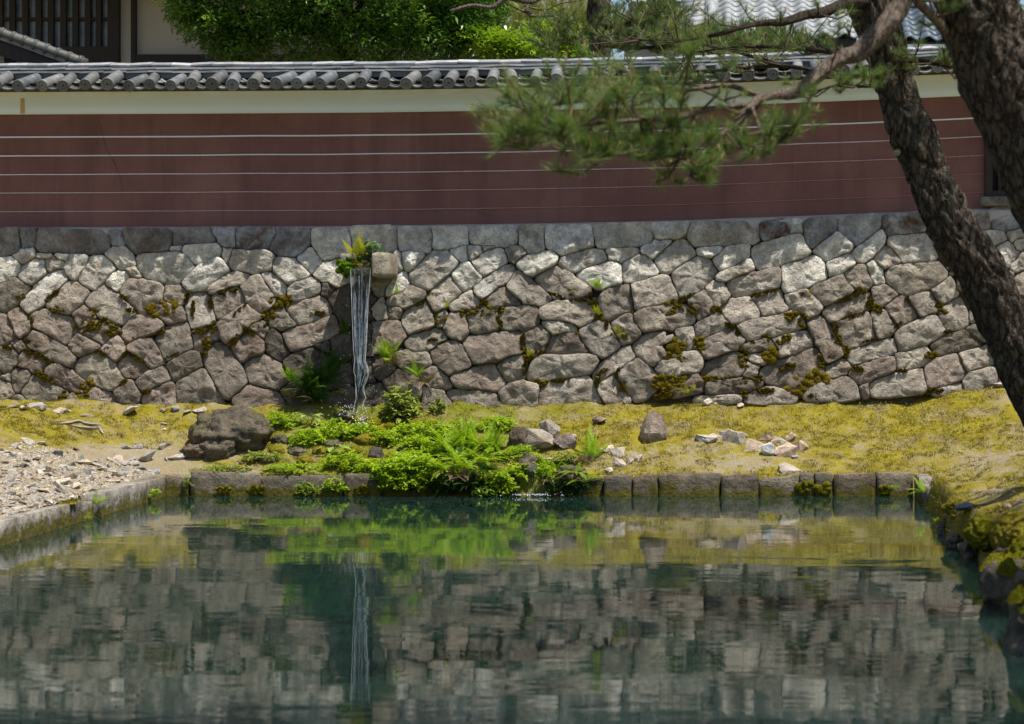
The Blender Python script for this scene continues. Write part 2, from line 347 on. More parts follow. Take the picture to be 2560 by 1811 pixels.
# ------------------------------------------------------------------ the ground: one sheet, pond bed, banks, yard behind the wall
PX0, PY0, PY1 = -6.36, 6.0, 22.96
_re = [(6.0, 1.75), (10.0, 1.85), (12.5, 2.12), (13.6, 2.25), (15.3, 2.34), (16.2, 2.16), (17.2, 2.06), (19.9, 2.2), (22.96, 2.34)]
def right_edge(y):
    return .10*noise.noise(Vector((y*1.7, 3.1, 0)))*(1 if y < 22 else 0) + .05*noise.noise(Vector((y*5.1, 1.1, 0)))*(1 if y < 22 else 0) + float(np.interp(y, [a for a, _ in _re], [b for _, b in _re]))
def sstep(a, b, x):
    t = min(1, max(0, (x-a)/(b-a))); return t*t*(3-2*t)
def ground_z(x, y, detail=True):
    xr = right_edge(y)
    dl, dr, db, dn = PX0-x, x-xr, y-PY1, PY0-y
    if max(dl, dr, db, dn) <= 0: 
        return -0.9
    dx_l, dx_r, dy, dn = max(dl, 0), max(dr, 0), max(db, 0), max(dn, 0)
    cap = 0.96 + 0.012*(x+8.9)
    if dx_r > 0 or x > xr:
        z = 0.24 + 0.40*dy + 0.24*min(dx_r, 1.2)
        z += 0.10*math.exp(-((x-2.75)/0.45)**2 - ((y-15.9)/1.1)**2)
        z += .09*sstep(22.5, 20.5, y) if y < 22.5 else 0
        side = sstep(-0.02, 0.13, dx_r) if dy <= 0 else 1.0
        z = -0.25*(1-side) + z*side
    elif dn > 0: z = 0.2 + 0.1*min(dn, 3)
    else:
        d = math.hypot(dx_l, dy); s = 0.285*dx_l + 0.42*dy
        z = 0.225 + s*(1 if dx_l == 0 or dy == 0 else d/(dx_l+dy)*1.05)
    over = z-cap+0.08
    if over > 0 and y > 16: z = cap-0.08 + 0.08*(1-math.exp(-over/0.08))
    if y > 24.3 and y <= 25.0: z += 0.07*sstep(24.3, 24.6, y)
    if y > 25.0: z = 1.0
    if detail and y < 25.2 and abs(x) < 16:
        a = 0.05*fbm((x, y, 0.3), 0.9, 3) + 0.03*fbm((x, y, 2.2), 3.6, 4)
        if x > 1.9 and y < 22.4: a += .10*fbm((x, y, 4.4), 2.2, 3)
        k = min(1, (dx_l+dx_r+dy+dn)/0.5); z += a*k
        if -5.2 < x < -1.3 and y > 22.9: z += 0.045*k*fbm((x, y, 7.7), 3.2, 3)
    return z
def G(px, py):
    """the point of the bank seen at this place of the photograph"""
    lo, hi = 8.0, 24.9; last = None
    n = 260
    for i in range(n):
        D = lo + (hi-lo)*i/n; p = P(px, py, D)
        if p.z <= ground_z(p.x, p.y, False):
            a, b = D-(hi-lo)/n, D
            for _ in range(14):
                m = (a+b)/2; q = P(px, py, m)
                if q.z <= ground_z(q.x, q.y, False): b = m
                else: a = m
            q = P(px, py, b); return Vector((q.x, q.y, ground_z(q.x, q.y)))
    q = P(px, py, 24.55); return Vector((q.x, q.y, ground_z(q.x, q.y)))
def to_px(x, y, z): return CX + x/y*F_PX, CY - (z-H)/y*F_PX

def moss_mask(x, y):
    if y < 1: return 0.2
    px, py = to_px(x, y, ground_z(x, y, False))
    n = fbm((x, y, 5.1), 1.3, 4)
    v = 0.5
    if x < -5.2: v = 0.74 + 0.3*n - 0.24*sstep(1085, 1130, py) - (0.4 if px < 470 and py > 1125 else 0)
    elif x < -1.6: v = 0.92
    else:
        v = 0.86 + 0.25*n
        for cx, cy, rx, ry, a in ((1860, 1105, 110, 40, 0.42), (1640, 1150, 150, 40, 0.26), (2120, 1060, 60, 18, 0.15), (2480, 1150, 150, 60, 0.42), (1900, 1165, 210, 26, 0.30), (2150, 1125, 60, 25, 0.2), (2480, 1230, 60, 30, 0.3)):
            v -= a*math.exp(-((px-cx)/rx)**2 - ((py-cy)/ry)**2)
    return v

def spacing(parts):
    out = [parts[0][0]]
    for a, b, st in parts:
        n = max(1, int(round((b-a)/st))); out += [a + (b-a)*i/n for i in range(1, n+1)]
    return out
xs = spacing([(-900, -60, 120), (-60, -14, 4), (-14, -9.3, 0.25), (-9.3, -6.4, 0.035), (-6.4, -6.3, 0.05), (-6.3, 1.7, 0.04), (1.7, 4.2, 0.035), (4.2, 9, 0.3), (9, 60, 5), (60, 900, 120)])
ys = spacing([(-300, -20, 70), (-20, 5.9, 2.5), (5.9, 6.1, 0.1), (6.1, 10, 0.4), (10, 22.9, 0.075), (22.9, 24.9, 0.03), (24.9, 25.2, 0.1), (25.2, 60, 5), (60, 1500, 160)])
V = [(x, y, ground_z(x, y)) for y in ys for x in xs]
nx = len(xs)
ii = np.arange((len(ys)-1)*nx).reshape(len(ys)-1, nx)[:, :-1].ravel()
T = np.stack([ii, ii+1, ii+1+nx, ii+nx], 1)
me = mesh_np(V, T, True); at = me.attributes.new('moss', 'FLOAT', 'POINT')
at.data.foreach_set('value', [moss_mask(v[0], v[1]) if (9 < v[1] < 25.2 and -10 < v[0] < 5) else 0.45 for v in V])
ag = me.attributes.new('green', 'FLOAT', 'POINT')
ag.data.foreach_set('value', [max(0, min(1, 1.15-((v[0]+3.6)/2.1)**2 + .6*fbm((v[0], v[1], 3.3), 1.7, 3))) if 22 < v[1] < 25 else 0.0 for v in V])
ground = kind(link('ground', me, M['ground']), 'structure')
# water
v, f = [], []
wx = np.linspace(-6.6, 3.2, 3); wy = np.linspace(5.5, 23.2, 3)
v = [(x, y, 0.0) for y in wy for x in wx]; f = [(r*3+c, r*3+c+1, r*3+c+4, r*3+c+3) for r in range(2) for c in range(2)]
pond = kind(mk('pond_water', v, f, M['water']), 'structure')

# moss carpet: short tufts of real blades where the mask is mossy
def blades(pts, nper, h, w, spread, lean=0.6):
    n = len(pts)*nper; c = np.repeat(np.asarray(pts, float), nper, 0)
    c[:, :2] += RNG.normal(0, spread, (n, 2))
    a = RNG.uniform(0, 2*np.pi, n); l = h*RNG.uniform(0.5, 1.3, n); k = RNG.uniform(0, lean, n); b = RNG.uniform(0, 2*np.pi, n)
    tip = c + np.stack([np.cos(b)*k*l, np.sin(b)*k*l, l], 1); s = np.stack([np.cos(a), np.sin(a), np.zeros(n)], 1)*w
    V = np.concatenate([c-s, c+s, tip], 0); i = np.arange(n); return V, np.stack([i, i+n, i+2*n], 1)
pts = []
while len(pts) < 20000:
    y = random.uniform(22.95, 24.75) if random.random() < 0.8 else random.uniform(14.5, 22.95)
    x = random.uniform(-8.9, 3.9) if y > 22.95 else (random.uniform(right_edge(y)+0.05, 3.2) if random.random() < 0.75 else random.uniform(-8.6, -6.5))
    m = moss_mask(x, y) + 0.9*fbm((x, y, 1.0), 6.0, 3) - .9*max(0, fbm((x, y, 8.0), 1.9, 3))
    if m > 0.55: pts.append((x, y, ground_z(x, y)-0.004))
V, T = blades(pts, 7, 0.024, 0.003, 0.018)
t = NT('straw'); M['straw'] = t.done((.40, .32, .16), .9, None, .1)
sel = [p for p in pts if p[0] > -1.6 and random.random() < .22]; V2, T2 = blades(sel, 4, .030, .0022, .05, 2.5); V2[:, 2] += .006
o = kind(link('dry_grass', mesh_np(V2, T2), M['straw']), 'stuff'); tag(o, 'dry straw strands caught in the golden moss', 'dry grass')
o = kind(link('moss_carpet', mesh_np(V, T), M['moss']), 'stuff'); tag(o, 'golden moss carpeting the bank between the pond and the stone wall', 'moss')

# ------------------------------------------------------------------ kerb of hewn blocks
kerb = thing('stone_kerb', 'straight kerb of hewn stone blocks along the far edge of the pond', 'kerb', (0, 22.9, 0))
def kerb_block(px0, px1, top, seed, parent, depth=0.24, front=22.84, col=(0.30, 0.27, 0.22, 0.15), slant=0.0):
    a, b = P(px0+0.2, top, front), P(px1-0.2, top, front); slant += random.uniform(-.012, .012)
    me = rough_box(a.x, b.x, front, front+depth, -0.35, a.z+random.uniform(-.012, .012), seed, 0.018, random.uniform(.012, .03), 7, slant)
    return link('block', me, M['kerb'], parent, True, col)
blocks = [(410, 469, 1193, 0.0), (475, 650, 1184, -0.01), (651, 855, 1189, 0), (860, 952, 1188, 0.0), (953, 1075, 1200, 0.0), (1076, 1190, 1205, 0), (1191, 1300, 1204, 0), (1360, 1430, 1206, 0), (1431, 1508, 1200, 0),
          (1509, 1580, 1190, 0), (1581, 1643, 1190, 0), (1645, 1801, 1187, 0), (1803, 1896, 1186, 0.0), (1897, 1997, 1193, 0.018), (1999, 2036, 1187, 0), (2037, 2081, 1187, 0), (2084, 2190, 1187, 0), (2192, 2283, 1183, 0)]
for i, (a, b, tp, sl) in enumerate(blocks):
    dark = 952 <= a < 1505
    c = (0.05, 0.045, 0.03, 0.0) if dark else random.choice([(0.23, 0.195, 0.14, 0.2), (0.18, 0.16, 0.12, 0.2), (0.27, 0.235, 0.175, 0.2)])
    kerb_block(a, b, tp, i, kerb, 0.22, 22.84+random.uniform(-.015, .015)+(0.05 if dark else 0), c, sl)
# moss along the waterline of the kerb, one mat per block
def moss_mat(center, ux, uz, nrm, rx, rz, thick, seed, mat, parent, name='moss_patch', tuft=0.02, n=1.0):
    """a ragged mat of small cushions and tufts lying on a surface spanned by ux, uz"""
    rs = random.Random(seed*7+1); V, Fc = [], []
    r0 = max(min(rx, rz)*.6, .014); cnt = max(3, min(30, int(2.6*rx*rz/(r0*r0))))
    for c in range(cnt):
        an = rs.uniform(0, 6.283); q = math.sqrt(rs.random())*.95
        cu, cv = math.cos(an)*rx*q, math.sin(an)*rz*q; r = r0*rs.uniform(.55, 1.15); R, S = 3, 9; b = len(V)
        for k in range(R+1):
            for s in range(S):
                a = 6.283*s/S; rr = k/R; f = 1+.5*noise.noise(Vector((math.cos(a)*1.5+c*3.1, math.sin(a)*1.5, seed)))
                u, w = cu+math.cos(a)*r*rr*f, cv+math.sin(a)*r*rr*f*.85
                h = thick*(.75+.5*rs.random())*(1-rr**2)-.016*rr**3 + .35*thick*noise.noise(Vector((u*40+seed, w*40, seed)))
                V.append(center+ux*u+uz*w+nrm*h)
        for k in range(R):
            for s in range(S):
                a, d = b+k*S+s, b+k*S+(s+1) % S; Fc.append((a, a+S, d+S, d))
        for _ in range(int(34*n)):
            a = rs.uniform(0, 6.283); rr = math.sqrt(rs.random())*1.15
            p = center+ux*(cu+math.cos(a)*r*rr)+uz*(cv+math.sin(a)*r*rr*.85)+nrm*(thick*max(0, 1-rr*rr)*.8)
            d = (nrm+Vector((rs.uniform(-.9, .9), rs.uniform(-.9, .9), rs.uniform(-.5, .8)))).normalized()*tuft*rs.uniform(.5, 1.3)
            e = Vector((rs.uniform(-1, 1), rs.uniform(-.3, .3), rs.uniform(-1, 1)))*.004; i = len(V); V += [p-e, p+e, p+d]; Fc.append((i, i+1, i+2))
    return kind(mk(name, V, Fc, mat, parent), 'stuff')
FX, FZ, FN = Vector((1,0,0)), Vector((0,0,1)), Vector((0,-1,0))
for i, (px, w, h) in enumerate([(2015, 20, 15), (2055, 20, 16), (2215, 18, 12), (905, 24, 10), (640, 24, 12), (560, 22, 10)]):
    p = P(px, 1236-h, 22.815); s = 22.83/F_PX
    moss_mat(p, FX, FZ, FN, w*s, h*s*1.1, 0.012, i*3.3, M['moss_green'], kerb, tuft=0.018)
for y0, y1, tp in ((22.1, 22.82, .26), (21.45, 22.08, .2)):
    link('block', rough_box(2.28, 2.46, y0, y1, -.35, tp, y0, .014, .03, 6), M['kerb'], kerb, True, (.34, .31, .26, .1))
# the kerb that runs towards the viewer on the left
lk = thing('stone_kerb', 'pale worn kerb stones running down the left side of the pond below the rubble', 'kerb', (-6.25, 19, 0))
for i, (y0, y1, tp, col) in enumerate([(14.6, 17.35, .2, (0.42,0.39,0.33,0.1)), (17.38, 19.1, .215, (0.46,0.42,0.36,0.1)), (19.12, 19.42, .205, (0.36,0.33,0.28,0.1)), (19.45, 19.78, .20, (0.22,0.2,0.17,0.1)), (19.8, 20.12, .17, (0.28,0.25,0.2,.1)), (20.25, 21.95, .235, (0.42,0.39,0.34,0.1)), (21.97, 22.8, .225, (0.30,0.27,0.22,0.1))]):
    me = rough_box(-6.50, -6.23+random.uniform(-.012,.012), y0+.008, y1-.008, -0.4, tp, 30+i, 0.012, 0.022, 7)
    link('block', me, M['kerb'], lk, True, col)
moss_mat(Vector((-6.30, 19.55, 0.215)), Vector((0,1,0)), FX, FZ, 0.22, 0.08, 0.012, 91.3, M['moss'], lk)
moss_mat(Vector((-6.42, 19.95, 0.19)), Vector((0,1,0)), FX, FZ, 0.2, 0.07, 0.012, 95.3, M['moss'], lk)
# ------------------------------------------------------------------ dry stone wall, stones traced one by one
def YW(z): return 24.62 + 0.165*(z-0.95)
def PW(px, py, out=0.0):
    k = (CY-py)/F_PX; Y = (24.62 + 0.165*(H-0.95))/(1-0.165*k); return P(px, py, Y) + Vector((0, -1, 0.165)).normalized()*out
WN = Vector((0, -1, 0.165)).normalized(); WU = Vector((0, 0.165, 1)).normalized()
ORG = {'A': (0, 540), 'B': (800, 540), 'C': (1660, 540)}; ZS = 2284/900
STONES = """A -60,100 122,97 127,225 60,255 -60,262
A 128,100 236,97 232,170 205,205 140,208 128,170
A 245,100 440,108 640,108 700,140 704,200 660,245 440,240 235,232 238,150
A 706,108 785,112 788,180 745,198 706,170
A 790,100 1090,105 1085,190 1060,225 862,240 830,205 788,150
A 1100,105 1335,95 1378,155 1350,170 1180,188 1090,190
A 1360,92 1497,92 1495,195 1440,198 1385,165 1345,100
A 1500,95 1735,88 1757,110 1695,215 1610,215 1500,210
A 1780,88 1965,90 1972,160 1940,210 1860,262 1760,250 1702,222 1765,110
A 1975,100 2215,100 2240,190 2215,230 2090,285 2040,270 1980,170
A 85,258 140,212 215,212 228,250 160,308 130,300
A 235,238 330,243 325,270 250,272
A 360,240 445,245 440,280 400,282 360,265
A -40,290 70,258 133,300 125,350 0,440 -40,440
A 140,320 215,275 285,285 290,345 240,420 180,435 135,400
A 290,285 350,268 405,290 400,335 320,352 295,330
A 455,248 550,248 555,290 510,380 480,412 415,390 410,340
A 600,255 650,250 725,300 735,345 610,472 510,430 505,395
A 668,235 720,200 790,197 835,240 860,310 780,345 740,320 680,265
A 1085,198 1150,192 1160,205 1135,228 1085,222
A 1160,205 1200,182 1380,175 1405,215 1395,255 1330,285 1240,290 1175,240
A 1410,205 1470,210 1465,240 1440,300 1410,260
A 1480,220 1700,222 1745,250 1725,345 1640,360 1480,345 1448,310
A 865,260 900,240 1130,232 1190,265 1220,330 1130,420 1060,435 920,395 880,330
A 800,340 850,328 885,365 895,405 860,400
A 710,350 780,345 815,380 760,460 740,485 670,440 672,410
A 1170,420 1360,262 1400,270 1460,345 1440,370 1290,465 1190,480 1165,450
A 1325,485 1345,455 1440,370 1500,350 1580,375 1560,405 1440,470 1345,502
A 1740,275 1830,262 1870,275 1970,370 1965,385 1850,425 1740,355 1730,310
A 1890,265 1950,205 1985,210 2045,290 2000,350 1975,370 1900,300
A 2050,300 2130,270 2200,280 2210,420 2150,450 2110,440 1990,380 2010,345
A 1660,360 1720,358 1805,460 1790,490 1740,490 1690,430
A 1535,455 1600,400 1650,378 1735,510 1720,560 1640,610 1590,590 1535,500
A 1840,465 1870,430 1990,392 2035,440 2030,490 1880,540 1845,510
A 2045,440 2080,425 2118,465 2080,515 2040,500
A -40,470 80,402 205,455 195,485 60,610 20,615 -40,520
A 135,540 230,430 370,338 395,335 440,385 440,410 290,560 190,615 135,580
A 290,575 340,500 420,420 500,425 565,490 540,545 450,620 410,630 320,600
A 540,545 610,475 655,440 700,455 760,510 850,590 820,640 770,690 690,660 545,570
A 760,480 810,410 860,395 1020,420 1045,470 1030,530 930,605 890,600 790,525
A 1045,440 1090,437 1190,470 1185,540 1145,570 1045,540 1035,500
A 1190,520 1220,490 1310,490 1340,560 1370,650 1350,690 1230,712 1195,650 1185,580
A 1355,515 1385,480 1490,462 1540,475 1560,530 1490,600 1380,665 1360,600
A 1375,690 1480,600 1560,560 1590,560 1650,640 1645,660 1470,790 1440,805 1400,750
A 1830,590 1900,550 2010,510 2070,530 2110,590 2090,630 1950,690 1900,690 1840,640
A 1690,640 1790,600 1830,620 1880,695 1790,730 1720,700
A -40,620 30,620 95,740 95,790 40,820 -40,825
A 50,610 110,580 150,600 190,690 185,750 130,770 95,730
A 205,640 270,595 330,600 460,645 490,700 480,760 420,820 330,770 215,690
A 460,620 530,565 590,600 600,640 530,715 480,680
A 500,740 610,680 700,680 770,720 700,770 650,815 590,790
A 760,740 840,650 990,640 1030,690 1010,720 800,800
A 940,600 1060,545 1150,580 1170,620 1190,660 1080,680 1000,640
A 1000,790 1060,720 1130,690 1190,680 1220,780 1215,830 1070,920 1040,900
A 1225,740 1360,700 1395,740 1350,790 1250,850 1230,800
A 1480,820 1590,730 1670,800 1680,850 1660,880 1520,918 1490,870
A 1690,760 1740,715 1770,740 1845,870 1840,885 1770,928 1690,860
A 1790,740 2120,630 2150,640 2150,730 2080,785 1850,872 1800,790
A 1600,690 1680,690 1700,740 1670,780 1600,720
A 2085,540 2150,470 2220,440 2230,700 2150,700 2130,620
A 440,790 490,750 530,760 635,820 625,850 490,890 450,860
A 645,850 700,800 750,770 790,800 780,860 730,920 660,880
A 160,770 220,735 320,780 440,850 485,900 450,970 330,920 200,850
A -40,840 70,825 115,870 110,940 40,990 -40,990
A 80,810 110,790 165,840 120,865
A 120,930 150,865 230,860 310,910 305,960 210,985 120,960
A 830,840 880,800 960,800 1020,870 1040,930 970,970 890,900
A 1065,950 1110,915 1250,870 1270,960 1110,1055 1080,1010
A 1300,880 1360,800 1420,830 1490,900 1565,1050 1530,1110 1430,1165 1400,1120 1310,950
A 1560,950 1600,900 1680,882 1770,930 1830,1050 1800,1080 1720,1095 1590,1060
A 1790,920 1850,875 1990,835 2110,890 2135,950 2050,1000 1890,1060 1830,1010
A 2000,830 2080,795 2105,870 2070,880
A 2110,780 2220,750 2240,880 2150,930 2110,880
A 470,960 520,900 620,870 700,900 785,1040 710,1110 620,1090 480,1000
A 750,960 810,890 870,900 930,970 900,1000 860,1030 780,1010
A 290,970 340,940 390,940 560,1060 565,1080 490,1130 440,1100 330,1040
A 75,1030 100,965 180,980 185,1040 120,1115 80,1090
A -40,1050 30,1040 70,1080 80,1150 30,1190 -40,1195
A 150,1110 210,1030 320,1060 430,1130 425,1180 380,1200 180,1190
A 20,1035 50,1010 60,1045 30,1050
A 865,1060 930,1000 1030,965 1065,980 1080,1040 940,1110 900,1110
A 720,1130 830,1045 900,1140 870,1190 740,1180
A 900,1170 930,1120 1090,1055 1110,1080 1110,1180 1000,1220 920,1215
A 1120,1050 1160,1030 1270,980 1300,985 1400,1140 1430,1180 1390,1210 1130,1195 1115,1130
A 540,1110 610,1090 720,1130 750,1180 740,1220 520,1225
A 420,1170 470,1125 510,1180 480,1215 420,1195
A 1490,1160 1580,1080 1720,1110 1790,1170 1790,1230 1650,1240 1500,1190
A 1800,1090 1870,1060 1970,1030 2000,1060 1960,1180 1880,1210 1810,1140
A 0,1215 60,1170 140,1150 205,1190 200,1235 30,1250
A 750,1225 870,1205 960,1225 760,1245
A 2000,1040 2110,960 2220,950 2240,1060 2120,1110 2010,1100
A 1980,1120 2110,1115 2230,1075 2250,1180 2150,1240 1990,1240
A 2235,700 2330,680 2400,700 2400,860 2300,900 2245,880
A 2245,900 2320,905 2400,900 2400,1060 2260,1070
A 2240,460 2330,440 2390,480 2380,660 2240,690
B 200,90 440,82 490,95 490,200 450,220 330,222 200,200
B 495,95 600,90 710,98 708,190 690,238 510,212 495,180
B 715,90 910,88 942,100 940,175 850,215 760,222 715,200
B 945,100 1000,80 1230,78 1257,95 1255,165 1180,200 1080,195 965,175 945,140
B 1262,85 1290,78 1415,78 1425,195 1400,232 1330,235 1270,180
B 1430,80 1700,75 1735,120 1740,200 1600,235 1550,245 1430,190
B 1745,90 1790,68 2080,62 2115,110 2110,170 2000,205 1760,205 1740,150
B 2110,62 2340,58 2345,110 2280,130 2150,150 2120,120
B 520,260 560,225 660,240 660,270 580,350 530,330
B 560,375 700,240 790,215 880,290 870,320 760,420 690,480 590,430
B 812,210 870,190 930,190 945,280 900,300 850,260
B 935,200 1020,195 1030,240 970,290 945,270
B 1030,200 1110,195 1100,210 1040,228
B 965,295 1060,225 1150,205 1190,270 1190,295 1040,385 1010,380
B 1180,210 1230,197 1285,210 1300,240 1240,300 1200,290
B 1250,295 1300,265 1430,235 1490,245 1505,290 1345,385 1290,370 1250,320
B 1510,300 1560,260 1690,215 1770,215 1815,240 1815,290 1640,355 1590,355 1520,325
B 1815,225 1850,205 2025,200 2025,240 1910,298 1840,280
B 2035,200 2110,160 2220,155 2225,185 2110,275 2040,240
B 2120,280 2200,190 2284,160 2340,160 2385,240 2250,345 2200,370 2150,340
B 835,375 905,295 935,290 1030,385 1010,420 910,485 850,430
B 980,460 1090,370 1200,298 1240,330 1190,420 1030,525 990,500
B 420,460 530,350 560,390 555,450 520,490 430,500
B 410,550 560,450 600,448 680,490 670,520 540,580 440,570
B 680,510 800,400 830,385 905,490 890,510 730,610 700,590
B 830,570 900,500 950,475 1020,550 1010,580 860,600
B 1060,530 1130,460 1170,460 1275,550 1260,575 1080,575
B 1190,440 1240,345 1270,340 1450,490 1465,545 1380,560 1290,550 1190,470
B 1350,395 1420,360 1500,322 1550,330 1720,460 1700,480 1600,520 1540,535 1460,505
B 1615,375 1700,320 1870,290 1910,310 1915,430 1840,450 1730,450 1620,390
B 1918,300 1990,260 2060,245 2145,340 2140,365 2000,420 1925,425
B 1975,440 2190,375 2220,385 2270,500 2265,525 2010,590 1990,570
B 520,640 560,600 670,545 700,570 730,690 700,720 550,745 520,700
B 435,590 470,572 510,585 520,640 460,670 430,640
B 310,560 400,535 425,620 430,655 330,660 305,650
B 320,385 440,390 410,480 330,535 310,530
B 330,680 500,665 545,740 540,760 430,850 290,895 290,760
B 735,640 780,610 800,640 790,700 745,710
B 800,670 870,615 900,620 940,680 940,730 890,795 800,760 790,720
B 935,650 970,615 1060,595 1120,625 1135,700 1120,720 990,755 945,720
B 1145,620 1170,585 1250,570 1370,590 1385,670 1350,720 1180,730 1145,700
B 1390,620 1470,560 1550,545 1690,545 1740,600 1750,660 1650,700 1570,680 1400,650
B 1420,680 1520,655 1620,700 1610,735 1480,755 1440,720
B 1790,520 1850,460 1960,440 1990,560 1980,600 1830,670 1790,600
B 550,800 600,755 730,710 790,740 815,780 690,860 590,865
B 910,800 960,760 1260,732 1285,760 1285,860 1180,900 1090,925 980,940 930,860
B 1300,760 1350,720 1400,705 1455,750 1450,800 1400,870 1350,890 1310,830
B 1430,830 1470,770 1560,740 1640,755 1690,840 1710,870 1600,880 1440,880
B 1670,720 1740,680 1830,690 1860,750 1890,820 1880,845 1790,905 1720,860 1640,780
B 1850,690 1920,630 1960,625 2040,750 2030,770 1930,815 1880,770
B 1990,650 2050,600 2200,580 2290,580 2380,600 2385,680 2230,720 2050,745
B 700,870 770,800 860,795 900,830 960,935 940,970 830,1010 720,930
B 480,890 560,870 690,865 715,940 600,1000 480,930
B 840,1010 1000,965 1090,935 1180,1050 1180,1070 1100,1110 860,1085 830,1050
B 1130,960 1190,905 1260,890 1290,920 1295,1030 1190,1055 1150,1010
B 1310,1030 1370,920 1440,880 1700,880 1775,915 1770,940 1650,1020 1500,1040 1320,1040
B 1740,1030 1770,940 1960,830 1990,880 1985,920 1840,1010 1750,1060
B 1985,830 2060,740 2180,720 2230,760 2235,830 2120,960 2080,940 1990,860
B 1900,1010 1940,930 2030,915 2160,1020 2160,1060 2060,1150 2000,1165 1910,1060
B 2120,960 2180,920 2300,880 2430,880 2435,960 2390,990 2200,1010 2130,990
B 640,1010 720,955 845,1075 780,1100 700,1080 650,1040
B 790,1130 850,1105 1040,1110 1130,1150 1135,1205 930,1220 850,1190
B 1140,1120 1200,1070 1290,1050 1370,1090 1385,1140 1370,1200 1230,1215 1150,1180
B 1395,1130 1450,1075 1600,1030 1680,1020 1730,1060 1775,1170 1700,1190 1560,1205 1400,1200
B 1760,1080 1860,1005 1900,1080 1960,1150 1960,1175 1850,1195 1770,1140
B 300,910 440,880 475,930 470,1010 330,1060 290,1000
B 480,990 620,1010 650,1070 640,1180 460,1190 400,1060
B 300,1070 400,1065 450,1190 420,1260 300,1250
B 660,1100 780,1110 840,1190 820,1225 660,1220
B 490,240 515,260 525,340 500,345
C 150,90 170,62 500,55 580,60 600,100 595,160 420,175 190,200 145,140
C 608,75 640,52 790,32 795,100 770,120 640,142 610,110
C 795,50 830,38 872,50 880,110 800,105
C 885,60 930,38 1040,25 1095,35 1090,95 1000,160 945,210 915,190 890,120
C 1100,40 1200,20 1370,8 1378,60 1300,140 1215,195 1110,95
C 1378,15 1480,5 1620,5 1660,90 1640,105 1415,130 1385,70
C 1660,-5 1970,-20 1975,85 1800,110 1680,100
C 1980,0 2060,-5 2068,80 2010,85 1975,30
C 2070,-30 2200,-50 2290,-40 2320,70 2200,100 2080,80
C 205,215 260,195 360,200 340,240 270,270 210,240
C 315,285 420,200 530,180 540,250 460,320 350,345 320,310
C 555,220 620,190 720,150 870,118 890,180 930,245 850,290 660,330 590,350 570,280
C 945,215 1090,115 1110,115 1200,190 1180,230 1020,290 960,240
C 1190,235 1230,195 1380,88 1405,100 1405,150 1330,260 1260,300 1210,270
C 1420,140 1560,120 1650,115 1720,270 1700,290 1510,300 1490,260 1420,180
C 1330,265 1410,195 1440,200 1500,280 1495,305 1400,335 1350,300
C 1030,310 1080,275 1170,238 1200,260 1205,310 1150,350 1060,385 1035,370
C 45,380 90,330 220,265 290,280 340,345 320,390 250,460 110,520 85,480
C 320,400 430,320 540,275 570,300 570,340 410,410 340,415
C 395,430 430,400 720,325 740,340 740,430 720,450 520,505 450,510 420,480
C 748,320 770,300 960,250 1000,260 1040,360 1030,400 800,485 765,485 750,400
C 1145,370 1180,340 1260,305 1285,320 1315,430 1280,470 1220,460 1170,430
C 1285,310 1330,290 1385,340 1395,420 1350,440 1310,390
C 1400,350 1470,310 1720,295 1785,370 1790,400 1700,460 1560,490 1490,485 1410,400
C 1700,470 1800,400 1850,470 1850,500 1780,560 1720,530
C 920,480 960,450 1130,378 1195,475 1180,505 1030,570 1000,550
C 260,450 310,415 370,425 415,490 400,540 340,575 310,520
C 170,540 250,480 300,550 300,620 230,665 200,650
C 360,600 420,530 540,505 610,610 600,640 450,690 380,640
C 555,520 660,480 740,480 780,590 770,610 630,635 600,590
C 765,510 890,470 920,490 1005,580 990,610 920,650 840,600 780,560
C 1005,610 1050,570 1250,480 1295,480 1308,540 1300,580 1150,640 1040,670
C 1330,460 1380,440 1480,490 1480,510 1400,560 1350,565 1330,520
C 1410,580 1480,520 1510,515 1590,610 1600,640 1490,700 1440,640
C 1560,530 1640,490 1700,490 1745,570 1730,600 1640,640 1600,600
C 1750,600 1790,560 1870,530 1950,690 1940,710 1810,735 1760,650
C 195,690 300,630 360,625 400,690 370,720 210,770
C 460,700 520,680 850,605 900,680 900,710 560,790 520,790
C 905,670 980,630 1010,650 1130,850 1120,880 1045,935 1020,910 930,730
C 1090,700 1150,670 1280,620 1310,650 1340,780 1250,820 1140,850 1090,740
C 1320,630 1400,605 1470,700 1460,740 1360,780 1330,720
C 1465,760 1520,710 1700,640 1720,650 1785,740 1770,760 1510,860 1490,850
C 1705,820 1760,770 1960,710 2010,790 2010,820 1740,885 1710,860
C 250,820 330,760 440,705 520,790 440,850 260,915 245,870
C 80,720 180,710 190,770 150,840 110,830
C 0,730 30,740 55,820 30,870 -60,880 -60,740
C 500,830 640,780 690,810 680,840 560,870
C 690,790 850,730 920,740 945,790 920,830 740,900 760,840
C 1165,900 1190,860 1380,800 1460,785 1475,850 1440,880 1200,940
C 1470,890 1650,840 1700,880 1690,920 1500,985 1480,960
C 1180,990 1240,950 1450,895 1470,950 1460,980 1300,1050 1240,1070
C 235,1000 270,930 430,870 490,900 510,980 470,1010 330,1035 250,1030
C 515,1010 540,940 600,955 590,1000 540,1030
C 605,980 660,940 840,880 980,850 1000,900 1000,1000 900,1060 800,1090 690,1060 610,1010
C 1030,960 1140,920 1180,970 1080,1035 1040,1010
C 550,880 640,870 700,900 640,945 560,930
C 1305,1080 1340,1040 1500,1000 1640,980 1660,1080 1650,1110 1400,1135 1310,1130
C 1650,990 1700,920 1850,875 1880,900 1910,990 1890,1040 1690,1105 1660,1050
C 1870,880 1950,850 2060,830 2095,930 1930,990 1900,950
C 1895,1040 1940,990 2110,960 2140,1020 2140,1060 2050,1110 1920,1110
C 40,1100 110,1030 210,1010 250,1060 250,1100 60,1140
